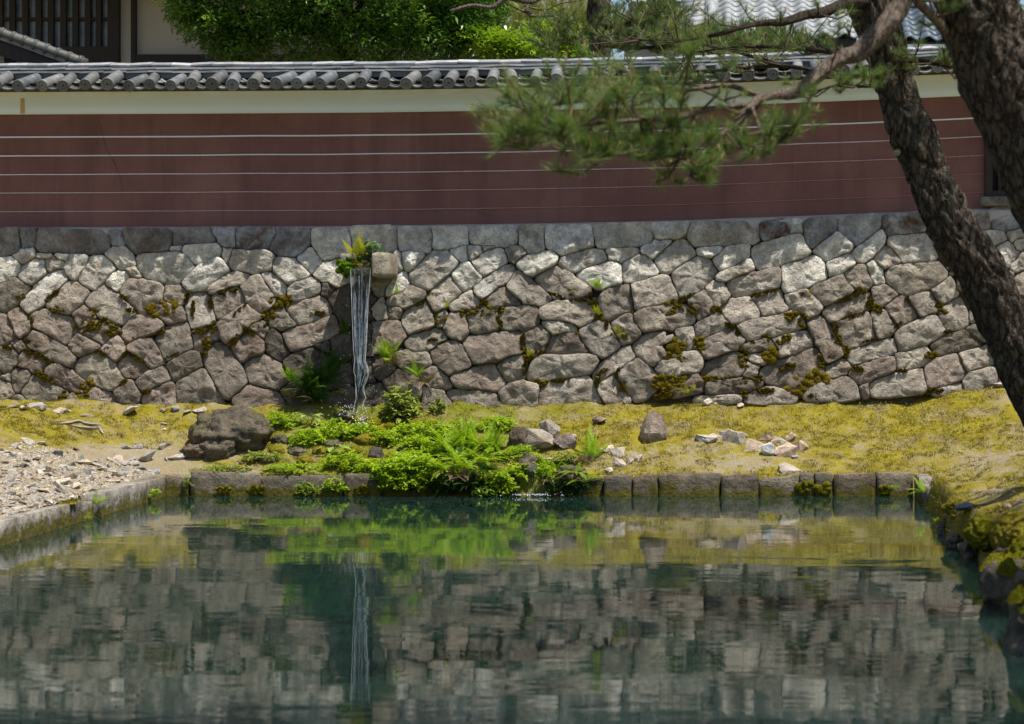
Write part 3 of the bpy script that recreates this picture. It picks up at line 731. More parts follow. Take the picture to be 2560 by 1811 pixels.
C 265,1100 280,1060 420,1050 610,1040 620,1070 480,1120 270,1132
C 200,1170 250,1150 460,1140 480,1170 230,1195
C 520,1160 600,1110 700,1100 830,1140 830,1175 640,1185 520,1175
C 885,1120 930,1080 1130,1030 1210,1070 1230,1150 1100,1170 900,1160
C 1250,1130 1250,1080 1285,1070 1300,1130 1280,1140
C 1700,1110 1880,1060 1890,1110 1720,1130
C 2030,100 2130,95 2170,150 2110,190 2060,170
C 2180,110 2284,60 2300,140 2200,160
C 2110,190 2180,165 2250,230 2230,290 2180,320 2130,260
C 2220,150 2290,140 2330,210 2240,215
C 2200,300 2290,240 2340,330 2220,360
C 2200,400 2300,340 2350,520 2240,480"""
wall = thing('stone_wall', 'dry stone retaining wall of irregular grey and mauve stones below the red plaster wall', 'stone wall', (-2.5, 24.6, 0.9))
polys = []
for line in STONES.split('\n'):
    w = line.split(); ox, oy = ORG[w[0]]
    polys.append([(ox + float(p.split(',')[0])/ZS, oy + float(p.split(',')[1])/ZS) for p in w[1:]])
def centre(pl): return (sum(p[0] for p in pl)/len(pl), sum(p[1] for p in pl)/len(pl))
def inside(pl, x, y):
    r = False; j = len(pl)-1
    for i in range(len(pl)):
        (xi, yi), (xj, yj) = pl[i], pl[j]
        if (yi > y) != (yj > y) and x < (xj-xi)*(y-yi)/(yj-yi)+xi: r = not r
        j = i
    return r
# the wall goes on past the frame and behind the leaning trunk: courses of like stones there
def filled(x, y):
    return any(inside(pl, x, y) for pl in polys)
rs = random.Random(5); extra = []
y = 570.0; row = 0
while y < 1040:
    h = rs.uniform(36, 58); x = -620 + rs.uniform(-40, 0)
    while x < 3150:
        w = rs.uniform(48, 105)
        if x+w < 8 or x > 2545:
            sl = -0.019*(x-0) if x > 2000 else 0
            j = lambda a: rs.uniform(-a, a)
            extra.append([(x+3+j(9), y+sl+3+j(7)), (x+w*.5, y+sl+1+j(5)), (x+w-3+j(9), y+sl+3+j(7)), (x+w-2+j(8), y+sl+h*.55), (x+w-4+j(10), y+sl+h-3+j(7)), (x+w*.5, y+sl+h-1+j(5)), (x+3+j(10), y+sl+h-3+j(7)), (x+2+j(8), y+sl+h*.5)])
        x += w
    y += h; row += 1
for cx, cy, w, h in [(2440, 700, 90, 52), (2480, 752, 80, 50), (2455, 790, 60, 38), (2500, 815, 76, 48), (2440, 832, 60, 42), (2515, 868, 74, 50), (2478, 905, 66, 46), (2530, 940, 80, 44), (2420, 650, 70, 46), (2520, 770, 60, 40), (2496, 975, 80, 36), (2545, 985, 60, 36), (2380, 600, 70, 40), (2500, 700, 70, 44)]:
    if not filled(cx, cy):
        j = lambda a: rs.uniform(-a, a)
        extra.append([(cx-w/2+j(6), cy-h/2+j(5)), (cx+j(6), cy-h/2), (cx+w/2+j(6), cy-h/2+j(6)), (cx+w/2, cy+j(6)), (cx+w/2+j(6), cy+h/2), (cx-w/2+j(6), cy+h/2+j(5))])

# every traced outline grows until it meets its neighbours, as fitted stones do
ALL = polys + extra
RX0, RX1, RY0, RY1 = -640, 3170, 480, 1060
dist = np.full((RY1-RY0, RX1-RX0), 60.0, np.float32); own = np.full(dist.shape, -1, np.int32)
for idx, pl in enumerate(ALL):
    xs_ = [p[0] for p in pl]; ys_ = [p[1] for p in pl]; m = 11 if idx < len(polys) else 5
    ax0, ax1 = max(int(min(xs_))-m, RX0), min(int(max(xs_))+m, RX1); ay0, ay1 = max(int(min(ys_))-m, RY0), min(int(max(ys_))+m, RY1)
    gx, gy = np.meshgrid(np.arange(ax0, ax1)+.5, np.arange(ay0, ay1)+.5); d = np.full(gx.shape, 1e9); ins = np.zeros(gx.shape, bool)
    for k in range(len(pl)):
        (xa, ya), (xb, yb) = pl[k], pl[(k+1) % len(pl)]; ex, ey = xb-xa, yb-ya
        t_ = np.clip(((gx-xa)*ex+(gy-ya)*ey)/(ex*ex+ey*ey+1e-9), 0, 1); d = np.minimum(d, np.hypot(gx-xa-t_*ex, gy-ya-t_*ey))
        cr_ = (ya > gy) != (yb > gy)
        with np.errstate(divide='ignore', invalid='ignore'): ins ^= cr_ & (gx < ex*(gy-ya)/(ey if ey else 1e-9)+xa)
    d = np.where(ins, -d, d); sl_ = (slice(ay0-RY0, ay1-RY0), slice(ax0-RX0, ax1-RX0))
    w = (d < dist[sl_]) & (d < m-1); dist[sl_] = np.where(w, d, dist[sl_]); own[sl_] = np.where(w, idx, own[sl_])
def outline(idx, N, gap):
    pl = ALL[idx]; A_ = 0; cx = cy = 0
    for k in range(len(pl)):
        (xa, ya), (xb, yb) = pl[k], pl[(k+1) % len(pl)]; cr_ = xa*yb-xb*ya; A_ += cr_; cx += (xa+xb)*cr_; cy += (ya+yb)*cr_
    cx, cy = cx/(3*A_), cy/(3*A_); r = []
    for k in range(N):
        an = 2*math.pi*k/N; dx, dy = math.cos(an), math.sin(an); s_ = 2.0
        while s_ < 160:
            X, Y = int(cx+dx*s_)-RX0, int(cy+dy*s_)-RY0
            if not (0 <= X < own.shape[1] and 0 <= Y < own.shape[0]) or own[Y, X] != idx: break
            s_ += 0.7
        r.append(max(s_-gap, 2.0))
    r2 = [0.1*r[k-1]+0.8*r[k]+0.1*r[(k+1) % N] for k in range(N)]
    return (cx, cy), [(cx+math.cos(2*math.pi*k/N)*r2[k], cy+math.sin(2*math.pi*k/N)*r2[k]) for k in range(N)]

def stone_mesh(c, ring, seed):
    N = len(ring)
    W = [PW(x, y) for x, y in ring]; cw = PW(*c); rs = random.Random(seed)
    tx, tz, base = rs.uniform(-.14, .14), rs.uniform(-.18, .18), rs.uniform(-0.014, 0.028)
    V = []; Fc = []
    prof = [(0.0, -0.16, 0), (0.0, -0.03, 0), (0.003, 0.012, .45), (0.010, 0.023, .9), (0.17, 0.029, 1), (0.36, 0.034, 1), (0.56, 0.036, 1), (0.78, 0.038, 1)]
    off = Vector((seed*0.77, seed*1.31, seed*0.53))
    for k, (ins, out, ns) in enumerate(prof):
        for p in W:
            d = p-cw; r = d.length
            q = cw + d*(1-ins) if k >= 4 else cw + d*(1-min(ins, r*0.4)/r)
            e = q-cw
            h = out + base + (tx*e.x + tz*e.dot(WU))*(1 if k > 0 else 0)
            f_ = noise.voronoi((q+off)*5.0)[0]
            h += ns*(0.016*noise.noise((q+off)*5.0) + 0.018*noise.noise((q+off)*12) + 0.017*noise.noise((q+off)*27) + 0.036*(f_[1]-f_[0]-.25))
            jig = 0.007*noise.noise((q+off)*19)
            V.append(q + WN*h + (d/r)*jig*(k < 4))
    V.append(cw + WN*(0.04+base+0.026*noise.noise((cw+off)*5.0)))
    R = len(prof)
    for k in range(R-1):
        for i in range(N):
            j = (i+1) % N; Fc.append((k*N+i, k*N+j, (k+1)*N+j, (k+1)*N+i))
    for i in range(N): Fc.append(((R-1)*N+i, (R-1)*N+(i+1) % N, R*N))
    return V, Fc

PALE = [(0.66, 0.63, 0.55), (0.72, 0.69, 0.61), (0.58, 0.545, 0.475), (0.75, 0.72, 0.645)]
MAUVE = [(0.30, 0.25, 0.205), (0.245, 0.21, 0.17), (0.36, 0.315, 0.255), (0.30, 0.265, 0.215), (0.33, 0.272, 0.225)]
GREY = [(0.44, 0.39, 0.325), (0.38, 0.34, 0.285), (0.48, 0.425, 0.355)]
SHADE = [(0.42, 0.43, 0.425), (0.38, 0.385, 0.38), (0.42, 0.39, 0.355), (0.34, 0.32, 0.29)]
rs = random.Random(9)
for i, pl in enumerate(polys + extra):
    c = centre(pl); top = min(p[1] for p in pl); yy = c[1] + 0.019*c[0]
    lim = 730 if c[0] < 700 else 765 if c[0] < 1500 else 752
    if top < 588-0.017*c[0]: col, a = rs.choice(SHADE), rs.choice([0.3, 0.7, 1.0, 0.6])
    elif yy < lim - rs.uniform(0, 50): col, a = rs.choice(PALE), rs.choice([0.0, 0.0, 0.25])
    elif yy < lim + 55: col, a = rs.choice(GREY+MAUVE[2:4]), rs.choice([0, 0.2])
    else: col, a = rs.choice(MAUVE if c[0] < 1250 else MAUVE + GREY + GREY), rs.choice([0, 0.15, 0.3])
    if (690 < c[0] < 960 and c[1] > 850) or (800 < c[0] < 925 and c[1] > 690): col = (0.115, 0.10, 0.082)  # wet stain by the fall, with the spout's shadow deepened into the colour
    k = rs.uniform(0.92, 1.30)
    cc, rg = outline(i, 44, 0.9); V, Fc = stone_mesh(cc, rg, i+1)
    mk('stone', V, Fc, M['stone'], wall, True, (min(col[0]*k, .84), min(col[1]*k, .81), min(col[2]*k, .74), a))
# dark core behind the joints
nxc, nzc = 60, 14; V = []
for j in range(nzc+1):
    for i in range(nxc+1):
        x = -13 + 21*i/nxc; z = 0.2 + (3.02 + 0.019*(x+8.9) - 0.2)*j/nzc; V.append((x, YW(z)+0.075, z))
Fc = [(j*(nxc+1)+i, j*(nxc+1)+i+1, (j+1)*(nxc+1)+i+1, (j+1)*(nxc+1)+i) for j in range(nzc) for i in range(nxc)]
mk('wall_core', V, Fc, M['core'], wall)
# chinking: small stones wedged where the joints gape
rs = random.Random(21)
def chink(px, py, r):
    n = rs.randint(5, 7); pl = [(px+math.cos(6.283*k/n)*r*rs.uniform(.7, 1.3), py+math.sin(6.283*k/n)*r*rs.uniform(.6, 1.1)) for k in range(n)]
    V, Fc = stone_mesh((px, py), pl, rs.random()*900); V = [v - WN*0.04 for v in V]
    mk('chink_stone', V, Fc, M['stone'], wall, True, (*rs.choice(GREY+MAUVE+PALE), 0.1))
cnt = 0
for _ in range(9000):
    px, py = rs.uniform(0, 2540), rs.uniform(600, 985)
    if cnt < 90 and py < 985-.012*px and (own[int(py)-RY0-4:int(py)-RY0+5, int(px)-RX0-4:int(px)-RX0+5] < 0).all():
        chink(px, py, rs.uniform(6, 10)); own[int(py)-RY0-9:int(py)-RY0+10, int(px)-RX0-9:int(px)-RX0+10] = 9999; cnt += 1
# moss in the joints
MOSS = """A 1050,600,95,55,0 A 620,690,95,28,-25 A 720,730,50,32,0 A 1790,545,75,42,0 A 1710,630,45,32,0 A 1650,690,50,26,0 A 1300,730,75,22,-10 A 1305,830,28,55,20 A 140,510,26,26,0 A 335,510,55,16,-45 A 195,680,16,50,0
A 60,838,32,16,0 A 210,870,60,20,20 A 330,930,60,14,25 A 290,1030,75,20,25 A 560,1080,36,42,0 A 800,850,20,60,10 A 880,910,60,18,30 A 520,1150,50,36,0 A 1450,482,60,20,-15 A 950,755,110,18,-15 A 790,1060,24,18,0 A 930,1120,30,14,-20 A 1490,785,55,18,-50
A 1530,600,60,12,-45 A 250,560,34,26,0 A 370,600,50,22,0 A 600,620,40,30,30 A 500,700,40,16,-40 A 820,800,40,16,-30 A 1230,600,10,60,0 A 80,1140,44,26,0 A 30,1180,30,18,0 A 1350,690,40,14,-30 A 410,1150,24,40,0 A 1100,890,50,12,-25 A 690,850,30,12,0 A 640,870,40,14,20 A 180,800,30,12,0
A 1340,560,10,40,0 A 1190,520,12,40,20 A 840,600,40,14,10 A 790,520,30,10,30 A 2030,620,30,16,0 A 1600,740,40,14,40 A 1560,720,14,40,0
B 1650,490,75,34,0 B 1060,600,100,36,0 B 760,660,36,44,0 B 930,620,36,26,0 B 1040,550,28,20,0 B 1140,680,18,42,0 B 1290,800,14,62,0 B 1320,890,28,46,0 B 1640,770,34,30,0 B 1770,650,30,44,0 B 1740,560,36,30,30 B 1900,760,50,40,0 B 2200,590,56,36,0
B 2235,880,46,56,0 B 2190,1060,90,46,0 B 2180,1150,60,20,0 B 1380,1060,80,24,0 B 1530,1045,70,14,0 B 1920,1080,24,40,20 B 1790,990,40,14,-30 B 1400,870,36,16,0 B 700,500,20,30,0 B 1300,960,14,60,0 B 1890,1000,14,40,10 B 1640,540,50,10,0 B 1980,630,20,16,0 B 1820,690,12,30,0 B 1500,510,60,10,20 B 640,560,40,8,-20 B 1760,1050,14,40,0 B 720,790,30,10,0 B 300,650,30,12,0 B 150,700,22,40,0
C 60,590,56,34,0 C 130,525,95,16,-18 C 185,590,28,46,0 C 330,600,34,26,0 C 640,490,85,14,-12 C 905,500,32,36,0 C 800,630,40,42,0 C 885,665,26,46,0 C 1225,480,46,28,0 C 1180,520,90,16,-20 C 1350,590,56,28,0 C 1200,640,80,16,-20 C 1305,550,16,44,0 C 1760,600,36,30,0 C 1555,530,30,20,0 C 1080,720,18,55,0 C 1110,790,26,40,0
C 90,850,75,66,0 C 220,820,44,50,0 C 70,910,85,30,0 C 495,860,30,60,-15 C 510,940,34,40,0 C 690,890,52,44,0 C 755,800,52,32,-30 C 640,780,30,24,0 C 545,815,36,14,-20 C 860,1075,90,60,0 C 775,960,62,18,-20 C 975,1030,56,56,0 C 70,1045,85,46,0 C 310,1050,75,28,0 C 400,1035,46,34,0 C 490,1050,50,24,0 C 585,1035,46,26,0 C 635,1105,66,24,0 C 500,1140,26,36,0
C 1000,920,24,50,0 C 1230,975,36,20,0 C 1150,860,22,40,0 C 1690,880,34,28,0 C 1640,1118,60,18,0 C 1730,1112,40,16,0 C 980,1150,60,22,0 C 20,1140,40,30,0 C 1790,740,40,8,-10 C 1490,690,40,8,-30 C 420,700,40,14,30 C 470,740,12,30,0 C 1500,985,40,10,0 C 1060,900,30,12,0 C 1740,570,16,24,0 C 1320,790,60,6,-12 C 850,500,30,12,0"""
tok = MOSS.replace('\n', ' ').split(); rs = random.Random(3)
for k in range(0, len(tok), 2):
    ox, oy = ORG[tok[k]]; a, b, w, h, r = [float(q) for q in tok[k+1].split(',')]
    p = PW(ox+a/ZS, oy+b/ZS, 0.040); s = 24.7/F_PX/ZS; an = math.radians(-r)
    ux = FX*math.cos(an) + WU*math.sin(an); uz = WU*math.cos(an) - FX*math.sin(an)
    moss_mat(p, ux, uz, WN, max(w*s, .02)*1.12, max(h*s, .015)*1.05, 0.016, k*1.7, M['moss_wall'], wall, tuft=0.018)
# ------------------------------------------------------------------ red plaster wall with white cove and tiled coping
SL = 0.0195                                   # the whole wall climbs gently to the right
pw = thing('plaster_wall', 'long red plaster wall with five pale lines, white cove and tiled coping', 'wall', (-2.5, 25.3, 3.1))
XA, XB = -13.0, 8.0
RISE = ([-900, -400, 0, 450, 900, 1300, 1700, 2000, 2300, 2560, 3400], [-4, -2, 0, 2, 4.7, 10.5, 18, 30, 41.5, 53, 90])
def rise(x): return float(np.interp(x*200+CX, *RISE))*0.005
def zl(x, z0): return z0 + rise(x)      # z0 is the height at the left edge of the frame
def strip(name, prof, mat, parent, nseg=60, x0=XA, x1=XB, wob=0.0, smooth=False, color=None, stain=None):
    """a run along the wall: prof = (y, z0) outline, open"""
    V, Fc = [], []; m = len(prof)
    for i in range(nseg+1):
        x = x0 + (x1-x0)*i/nseg
        for y, z in prof: V.append((x, y + wob*noise.noise(Vector((x*0.9, z*2, 3.3))), zl(x, z) + wob*noise.noise(Vector((x*1.3, 0, z)))))
    for i in range(nseg):
        for j in range(m-1): Fc.append((i*m+j, i*m+j+1, (i+1)*m+j+1, (i+1)*m+j))
    me = mesh_from(V, Fc, smooth)
    if stain is not None:
        at = me.attributes.new('stain', 'FLOAT', 'POINT'); at.data.foreach_set('value', [stain[k % m] for k in range(len(V))])
    return link(name, me, mat, parent, True, color)
WX0 = P(2462, 400, 25.1).x                     # left edge of the window opening at the right
wx1 = WX0 + 0.62
strip('plaster_face', [(25.12, 3.14), (25.12, 4.75)], M['red'], pw, 46, XA, WX0, 0.004)
strip('plaster_face', [(25.12, 3.14), (25.12, 3.34)], M['red'], pw, 4, WX0, wx1, 0.0)
strip('plaster_face', [(25.12, 4.08), (25.12, 4.75)], M['red'], pw, 4, WX0, wx1, 0.0)
strip('plaster_face', [(25.12, 3.14), (25.12, 4.75)], M['red'], pw, 10, wx1, XB, 0.004)
strip('plaster_back', [(25.42, 4.95), (25.42, 0.9)], M['cream'], pw, 4)
strip('mortar_ledge', [(25.125, 3.185), (25.06, 3.178), (25.015, 3.155), (24.985, 3.125), (25.02, 2.95)], M['mortar'], pw, 90, wob=0.012, smooth=True)
strip('white_cove', [(25.115, 4.602), (25.052, 4.602), (25.05, 4.70), (25.045, 4.80), (25.02, 4.86), (24.90, 4.90), (24.62, 4.915)], M['white'], pw, 90, smooth=True, stain=[0.0, 0.0, 0.0, 0.10, 0.5, 0.85, 1.0])
t = NT('rust_stain'); M['stainstrip'] = t.done(t.mix(t.noise(t.coord(), 14, 4), (.52, .36, .13), (.62, .48, .24)), .9, None, .1)
# joint in the cove at the left, stained brown
box('cove_joint', P(51, 250, 25.04).x, P(61, 250, 25.04).x, 25.041, 25.047, 4.606, 4.80, M['stainstrip'], pw)
for k, (zz, hh, w) in enumerate([(4.318, 0.018, 0.0), (4.083, 0.014, 0.55), (3.848, 0.011, 0.78), (3.617, 0.009, 1.0), (3.382, 0.008, 1.12)]):
    for a, b in ((XA, WX0-0.01), (wx1+0.08, XB)):
        if zz < 4.2 or a == XA: strip('wall_line', [(25.125, zz-hh/2), (25.108, zz-hh/2), (25.108, zz+hh/2), (25.125, zz+hh/2)], M['line'], pw, 90, a, b, 0.005, color=(1, 1, 1, w))
# hairline crack running down the left part
cr = [(246, 290), (250, 320), (258, 340), (262, 365), (272, 385), (286, 408), (296, 432), (302, 452), (306, 470), (301, 505)]
V, Fc = [], []
for i, (a, b) in enumerate(cr):
    p = P(a, b, 25.105); w = 0.0014; V += [p+Vector((-w, 0, 0)), p+Vector((w, 0, 0.01*(i % 2)))]
for i in range(len(cr)-1): Fc.append((2*i, 2*i+1, 2*i+3, 2*i+2))
mk('crack', V, Fc, M['core'], pw, False)
# window with stone sill in the wall at the right
win = link('window', mesh_from(*box_vf(WX0+.05, wx1-.05, 25.22, 25.25, zl(WX0, 3.40), zl(WX0, 4.05)), False), M['wood'], pw)
zb, zt = zl(WX0, 3.33), zl(WX0, 4.12)
for nm, a in (('frame', (WX0-.0, WX0+.09, 25.05, 25.24, zb, zt)), ('frame', (wx1-.09, wx1, 25.05, 25.24, zb, zt)), ('frame', (WX0+.09, wx1-.09, 25.06, 25.24, zt-.08, zt)), ('frame', (WX0+.09, wx1-.09, 25.06, 25.24, zb, zb+.07)), ('bar', (WX0+.17, WX0+.21, 25.12, 25.2, zb+.07, zt-.08)), ('bar', (WX0+.29, WX0+.33, 25.12, 25.2, zb+.07, zt-.08)), ('bar', (WX0+.41, WX0+.45, 25.12, 25.2, zb+.07, zt-.08))):
    box(nm, *a, M['wood'], win, bev=0.004)
link('sill', rough_box(WX0-.05, wx1+.06, 24.98, 25.26, zb-.13, zb-.004, 3.3, 0.008, 0.02, 4), M['stone'], pw, True, (0.36, 0.36, 0.34, 0.2))

# coping: round cover tiles, pan tiles in steps, ridge courses
YE, YR = 24.42, 24.96; TH = math.atan(0.336)
edge = [44, 103, 158, 214, 269, 320, 373, 425, 479, 530, 581, 634, 690, 743, 799, 852, 903, 960, 1015, 1068, 1121, 1176, 1230, 1283, 1337, 1391, 1451, 1511, 1572, 1632, 1693, 1749, 1812, 1871, 1932, 1992, 2051, 2110, 2168, 2226, 2285, 2344, 2403, 2462, 2521]
e0 = edge[0]; edge = [e0 - 55*k for k in range(12, 0, -1)] + edge + [2521 + 59*k for k in range(1, 12)]
EX = [(e-CX)/F_PX*YE for e in edge]
def ze(x): return 4.885 + rise(x*25/24.4)*.98    # centre height of the cover tiles at the eave
def col_tile():
    k = random.uniform(0.45, 1.15); c = random.choice([(0.17, 0.175, 0.175), (0.20, 0.20, 0.19), (0.14, 0.15, 0.155), (0.24, 0.235, 0.215)])
    return (c[0]*k, c[1]*k, c[2]*k, 1)
def half_tile(r, L, seg=12):
    """round cover tile: an eave disc with raised rim and boss, then the barrel going back up the slope (local +y), collar at its end"""
    V, Fc = [], []
    rings = [(0.0, r*1.0), (0.035, r*1.0), (0.042, r*0.93), (L*0.62, r*0.93), (L*0.62+0.004, r*0.97), (L*0.66, r*0.97), (L*0.66+0.004, r*0.92), (L, r*0.92)]
    for y, rr in rings:
        for k in range(seg):
            a = 2*math.pi*k/seg; V.append((math.cos(a)*rr, y, math.sin(a)*rr))
    for i in range(len(rings)-1):
        for k in range(seg): Fc.append((i*seg+k, i*seg+(k+1) % seg, (i+1)*seg+(k+1) % seg, (i+1)*seg+k))
    # front disc with rim, recess, boss
    prev = list(range(seg))
    for rr, y in ((r*0.80, -0.003), (r*0.74, 0.010), (r*0.50, 0.010), (r*0.42, 0.002), (r*0.18, 0.004)):
        cur = []
        for k in range(seg):
            a = 2*math.pi*k/seg; w = 1.0 if rr > r*0.6 else 1+0.22*math.sin(3*a); cur.append(len(V)); V.append((math.cos(a)*rr*w, y, math.sin(a)*rr*w))
        for k in range(seg): Fc.append((prev[k], cur[k], cur[(k+1) % seg], prev[(k+1) % seg]))
        prev = cur
    Fc.append(tuple(prev)); return V, Fc
tv, tf = half_tile(0.078, 0.56); cover_me = mesh_from(tv, tf, True); cover_me.materials.append(M['tile'])
for x in EX:
    o = link('cover_tile', cover_me, None, pw, False, col_tile())
    s = random.uniform(0.9, 1.08)
    o.location = Vector((x, YE+random.uniform(-.03, .03), ze(x)+random.uniform(-.014, .014))) - pw.location
    o.scale = (s, 1, s); o.rotation_euler = (TH, random.uniform(-.6, .6), random.uniform(-.08, .08))
def pan(w, L, seg=8, sag=0.042, th=0.016):
    V, Fc = [], []
    for y in (0, L):
        for t in (0, 1):
            for k in range(seg+1):
                u = -1+2*k/seg; V.append((u*w/2, y, sag*(u*u-1) + (0 if t == 0 else -th)))
    m = seg+1
    for k in range(seg):
        Fc += [(k, k+1, 2*m+k+1, 2*m+k), (k+1, k, m+k, m+k+1), (m+k, 3*m+k, 3*m+k+1, m+k+1)]
    return V, Fc
pan_cache = {}
for i in range(len(EX)-1):
    w = EX[i+1]-EX[i]; key = round(w, 2)
    if key not in pan_cache:
        pv, pf = pan(key-0.06, 0.22); me = mesh_from(pv, pf, False); me.materials.append(M['tile']); pan_cache[key] = me
    xm = (EX[i]+EX[i+1])/2
    for k in range(4):
        y = YE + 0.03 + k*0.115; z = ze(xm) - 0.012 + (y-YE)*0.30 + k*0.004
        o = link('pan_tile', pan_cache[key], None, pw, False, col_tile())
        o.location = Vector((xm, y, z)) - pw.location; o.rotation_euler = (TH*0.72, random.uniform(-.03, .03), 0)
strip('roof_bed', [(24.58, 4.93), (24.60, 4.912), (24.8, 4.915), (25.2, 4.82), (25.5, 4.80), (25.52, 4.88), (24.97, 5.06)][::-1], M['core'], pw, 40)
strip('ridge_bed', [(24.90, 5.02), (24.90, 5.165), (25.12, 5.2), (25.34, 5.165), (25.34, 5.02)][::-1], M['tile'], pw, 60, color=(0.08, 0.095, 0.11, 1))
def ridge_course(z0, yf, h, ln, drop, cols, cap=False):
    x = XA + random.uniform(0, .2)
    while x < XB:
        L = ln*random.uniform(0.94, 1.06); dz = random.uniform(-.004, .004); tl = random.uniform(-.006, .006); dy = random.uniform(-.006, .006)
        yb = 25.12
        a = [(yf+dy, z0-drop), (yf+dy, z0-drop+h), (yf+dy+0.10, z0+h*1.0), (yb, z0+h*1.35), (yb, z0)]
        if cap: a = [(yf+dy, z0-drop), (yf+dy-0.004, z0-drop+h*.5), (yf+dy+.03, z0-drop+h*.95), (yf+dy+0.10, z0+h*1.15), (yb, z0+h*1.5), (yb, z0)]
        V, Fc = [], []; m = len(a)
        for e, xx in enumerate((x+0.002, x+L-0.002)):
            for q, (yy, zz) in enumerate(a): V.append((xx, yy, zl(xx, zz)+dz+(tl if e else -tl)))
        for q in range(m): Fc.append((q, (q+1) % m, m+(q+1) % m, m+q)[::-1])
        Fc += [tuple(range(m)), tuple(range(2*m-1, m-1, -1))]
        c = random.choice(cols); k = random.uniform(.85, 1.15)
        mk('ridge_tile', V, Fc, M['tile'], pw, False, (c[0]*k, c[1]*k, c[2]*k, 1)); x += L
SILV = [(0.30, 0.31, 0.32), (0.36, 0.36, 0.36), (0.24, 0.25, 0.26)]
ridge_course(5.100, 24.86, 0.022, 0.285, 0.012, SILV)
ridge_course(5.142, 24.875, 0.024, 0.285, 0.012, SILV)
ridge_course(5.185, 24.90, 0.040, 0.255, 0.014, SILV, True)

# ------------------------------------------------------------------ stone spout and the falling water
sp = thing('stone_spout', 'mossy stone spout of two hewn blocks jutting from the stone wall', 'spout', P(905, 690, 24.3))
a, b = P(928, 631, 24.15), P(972, 693, 24.15)
link('block', rough_box(a.x, b.x, 24.13, 24.95, b.z, a.z, 71, 0.012, 0.03, 5), M['stone'], sp, True, (0.46, 0.40, 0.31, 0.25))
a2, b2 = P(849, 633, 24.25), P(886, 690, 24.25)
link('block', rough_box(a2.x, b2.x, 24.24, 24.95, b2.z, a2.z, 72, 0.012, 0.03, 5), M['stone'], sp, True, (0.42, 0.37, 0.30, 0.25))
link('channel', rough_box(b2.x-.02, a.x+.02, 24.16, 24.95, P(0, 690, 24.2).z, P(0, 668, 24.2).z, 73, 0.01, 0.02, 4), M['wet'], sp, True, (0.2, 0.2, 0.2, 0))
moss_mat(P(872, 662, 24.2), FX, Vector((0, .5, .8)).normalized(), Vector((-.2, -.9, .4)).normalized(), 0.13, 0.10, 0.06, 5.1, M['moss_bright'], sp, tuft=0.025)
moss_mat(P(862, 676, 24.2), FX, FZ, FN, 0.085, 0.09, 0.05, 6.4, M['moss_bright'], sp, tuft=0.025)
moss_mat(P(897, 640, 24.4), FX, FZ, Vector((0, -.8, .6)).normalized(), 0.07, 0.10, 0.06, 7.9, M['moss_bright'], sp, tuft=0.025)
moss_mat(P(905, 660, 24.25), FX, Vector((0, 1, 0)), FZ, 0.13, 0.10, 0.02, 8.9, M['moss_green'], sp)
def stream(name, prof, seed, mat, seg=26, thick=0.35, twist=0.0):
    """prof: (px left, px right, py, D)"""
    V, Fc = [], []; fine = []
    for i in range(len(prof)-1):
        for k in range(6):
            t = k/6; fine.append([prof[i][j]*(1-t)+prof[i+1][j]*t for j in range(4)])
    fine.append(list(prof[-1]))
    for i, (l, r, y, D) in enumerate(fine):
        c = P((l+r)/2, y, D); w = (r-l)/2*D/F_PX
        fall = i/len(fine)
        for k in range(seg):
            an = 2*math.pi*k/seg; x = math.cos(an); yv = math.sin(an)*thick
            rib = 1+0.10*noise.noise(Vector((an*2.2+seed, c.z*1.2, seed)))*(0.6+2.2*fall) + 0.14*fall*noise.noise(Vector((an*1.3, c.z*9, seed+4)))
            q = Vector((x*w*rib, yv*w*(0.8+1.3*fall)*rib + 0.006*noise.noise(Vector((x*14, c.z*2, seed))), 0))
            V.append(c+q)
    n = len(fine)
    for i in range(n-1):
        for k in range(seg): Fc.append((i*seg+k, i*seg+(k+1) % seg, (i+1)*seg+(k+1) % seg, (i+1)*seg+k))
    Fc.append(tuple(range(seg))); Fc.append(tuple((n-1)*seg+k for k in range(seg)))
    return V, Fc
FALL = [(879, 926, 662, 24.22), (877, 926, 672, 24.14), (877, 925, 700, 24.12), (879, 922, 740, 24.11), (880, 919, 790, 24.10), (882, 917, 840, 24.09), (884, 915, 880, 24.09), (887, 912, 900, 24.09), (885, 921, 922, 24.08), (886, 922, 938, 24.08), (889, 914, 955, 24.08), (890, 908, 975, 24.08), (890, 915, 995, 24.08), (886, 908, 1015, 24.07), (884, 904, 1036, 24.06)]
fw_ = thing('falling_water', 'clear ribbon of water falling from the stone spout onto moss', 'waterfall', P(895, 1036, 24.06))
V, Fc = stream('s', FALL, 2.2, M['stream']); mk('sheet', V, Fc, M['stream'], fw_)
rs = random.Random(8)
for q in range(46):                             # bright strands on the edges and through the sheet
    f = -1 if q == 0 else 1 if q == 1 else rs.uniform(-.95, .95); y0 = 672 if q < 2 else rs.uniform(668, 900); y1 = 1036 if q < 2 else min(1036, y0+rs.uniform(25, 130)); pts_, rd = [], []
    for k in range(28):
        y = y0+(y1-y0)*k/27; row = [float(np.interp(y, [a[2] for a in FALL], [a[j] for a in FALL])) for j in (0, 1, 3)]; w = (row[1]-row[0])/2; fall = (y-660)/376
        ff = f + .25*fall*noise.noise(Vector((q*7.1, y*.03, 1))) + .9*max(0, fall-.62)*noise.noise(Vector((q*3.3, y*.06, 5)))
        pts_.append(P((row[0]+row[1])/2+ff*w, y, row[2]-.02-.015*rs.random())); rd.append((.0038 if q < 2 else .0024)*(.35+1.1*abs(noise.noise(Vector((q*2.2, y*.09, 9)))))*(1 if 0 < k < 27 else .2)*(1+.8*fall))
    V, Fc = tube(pts_, rd, 6); mk('strand', V, Fc, M['strand'], fw_)
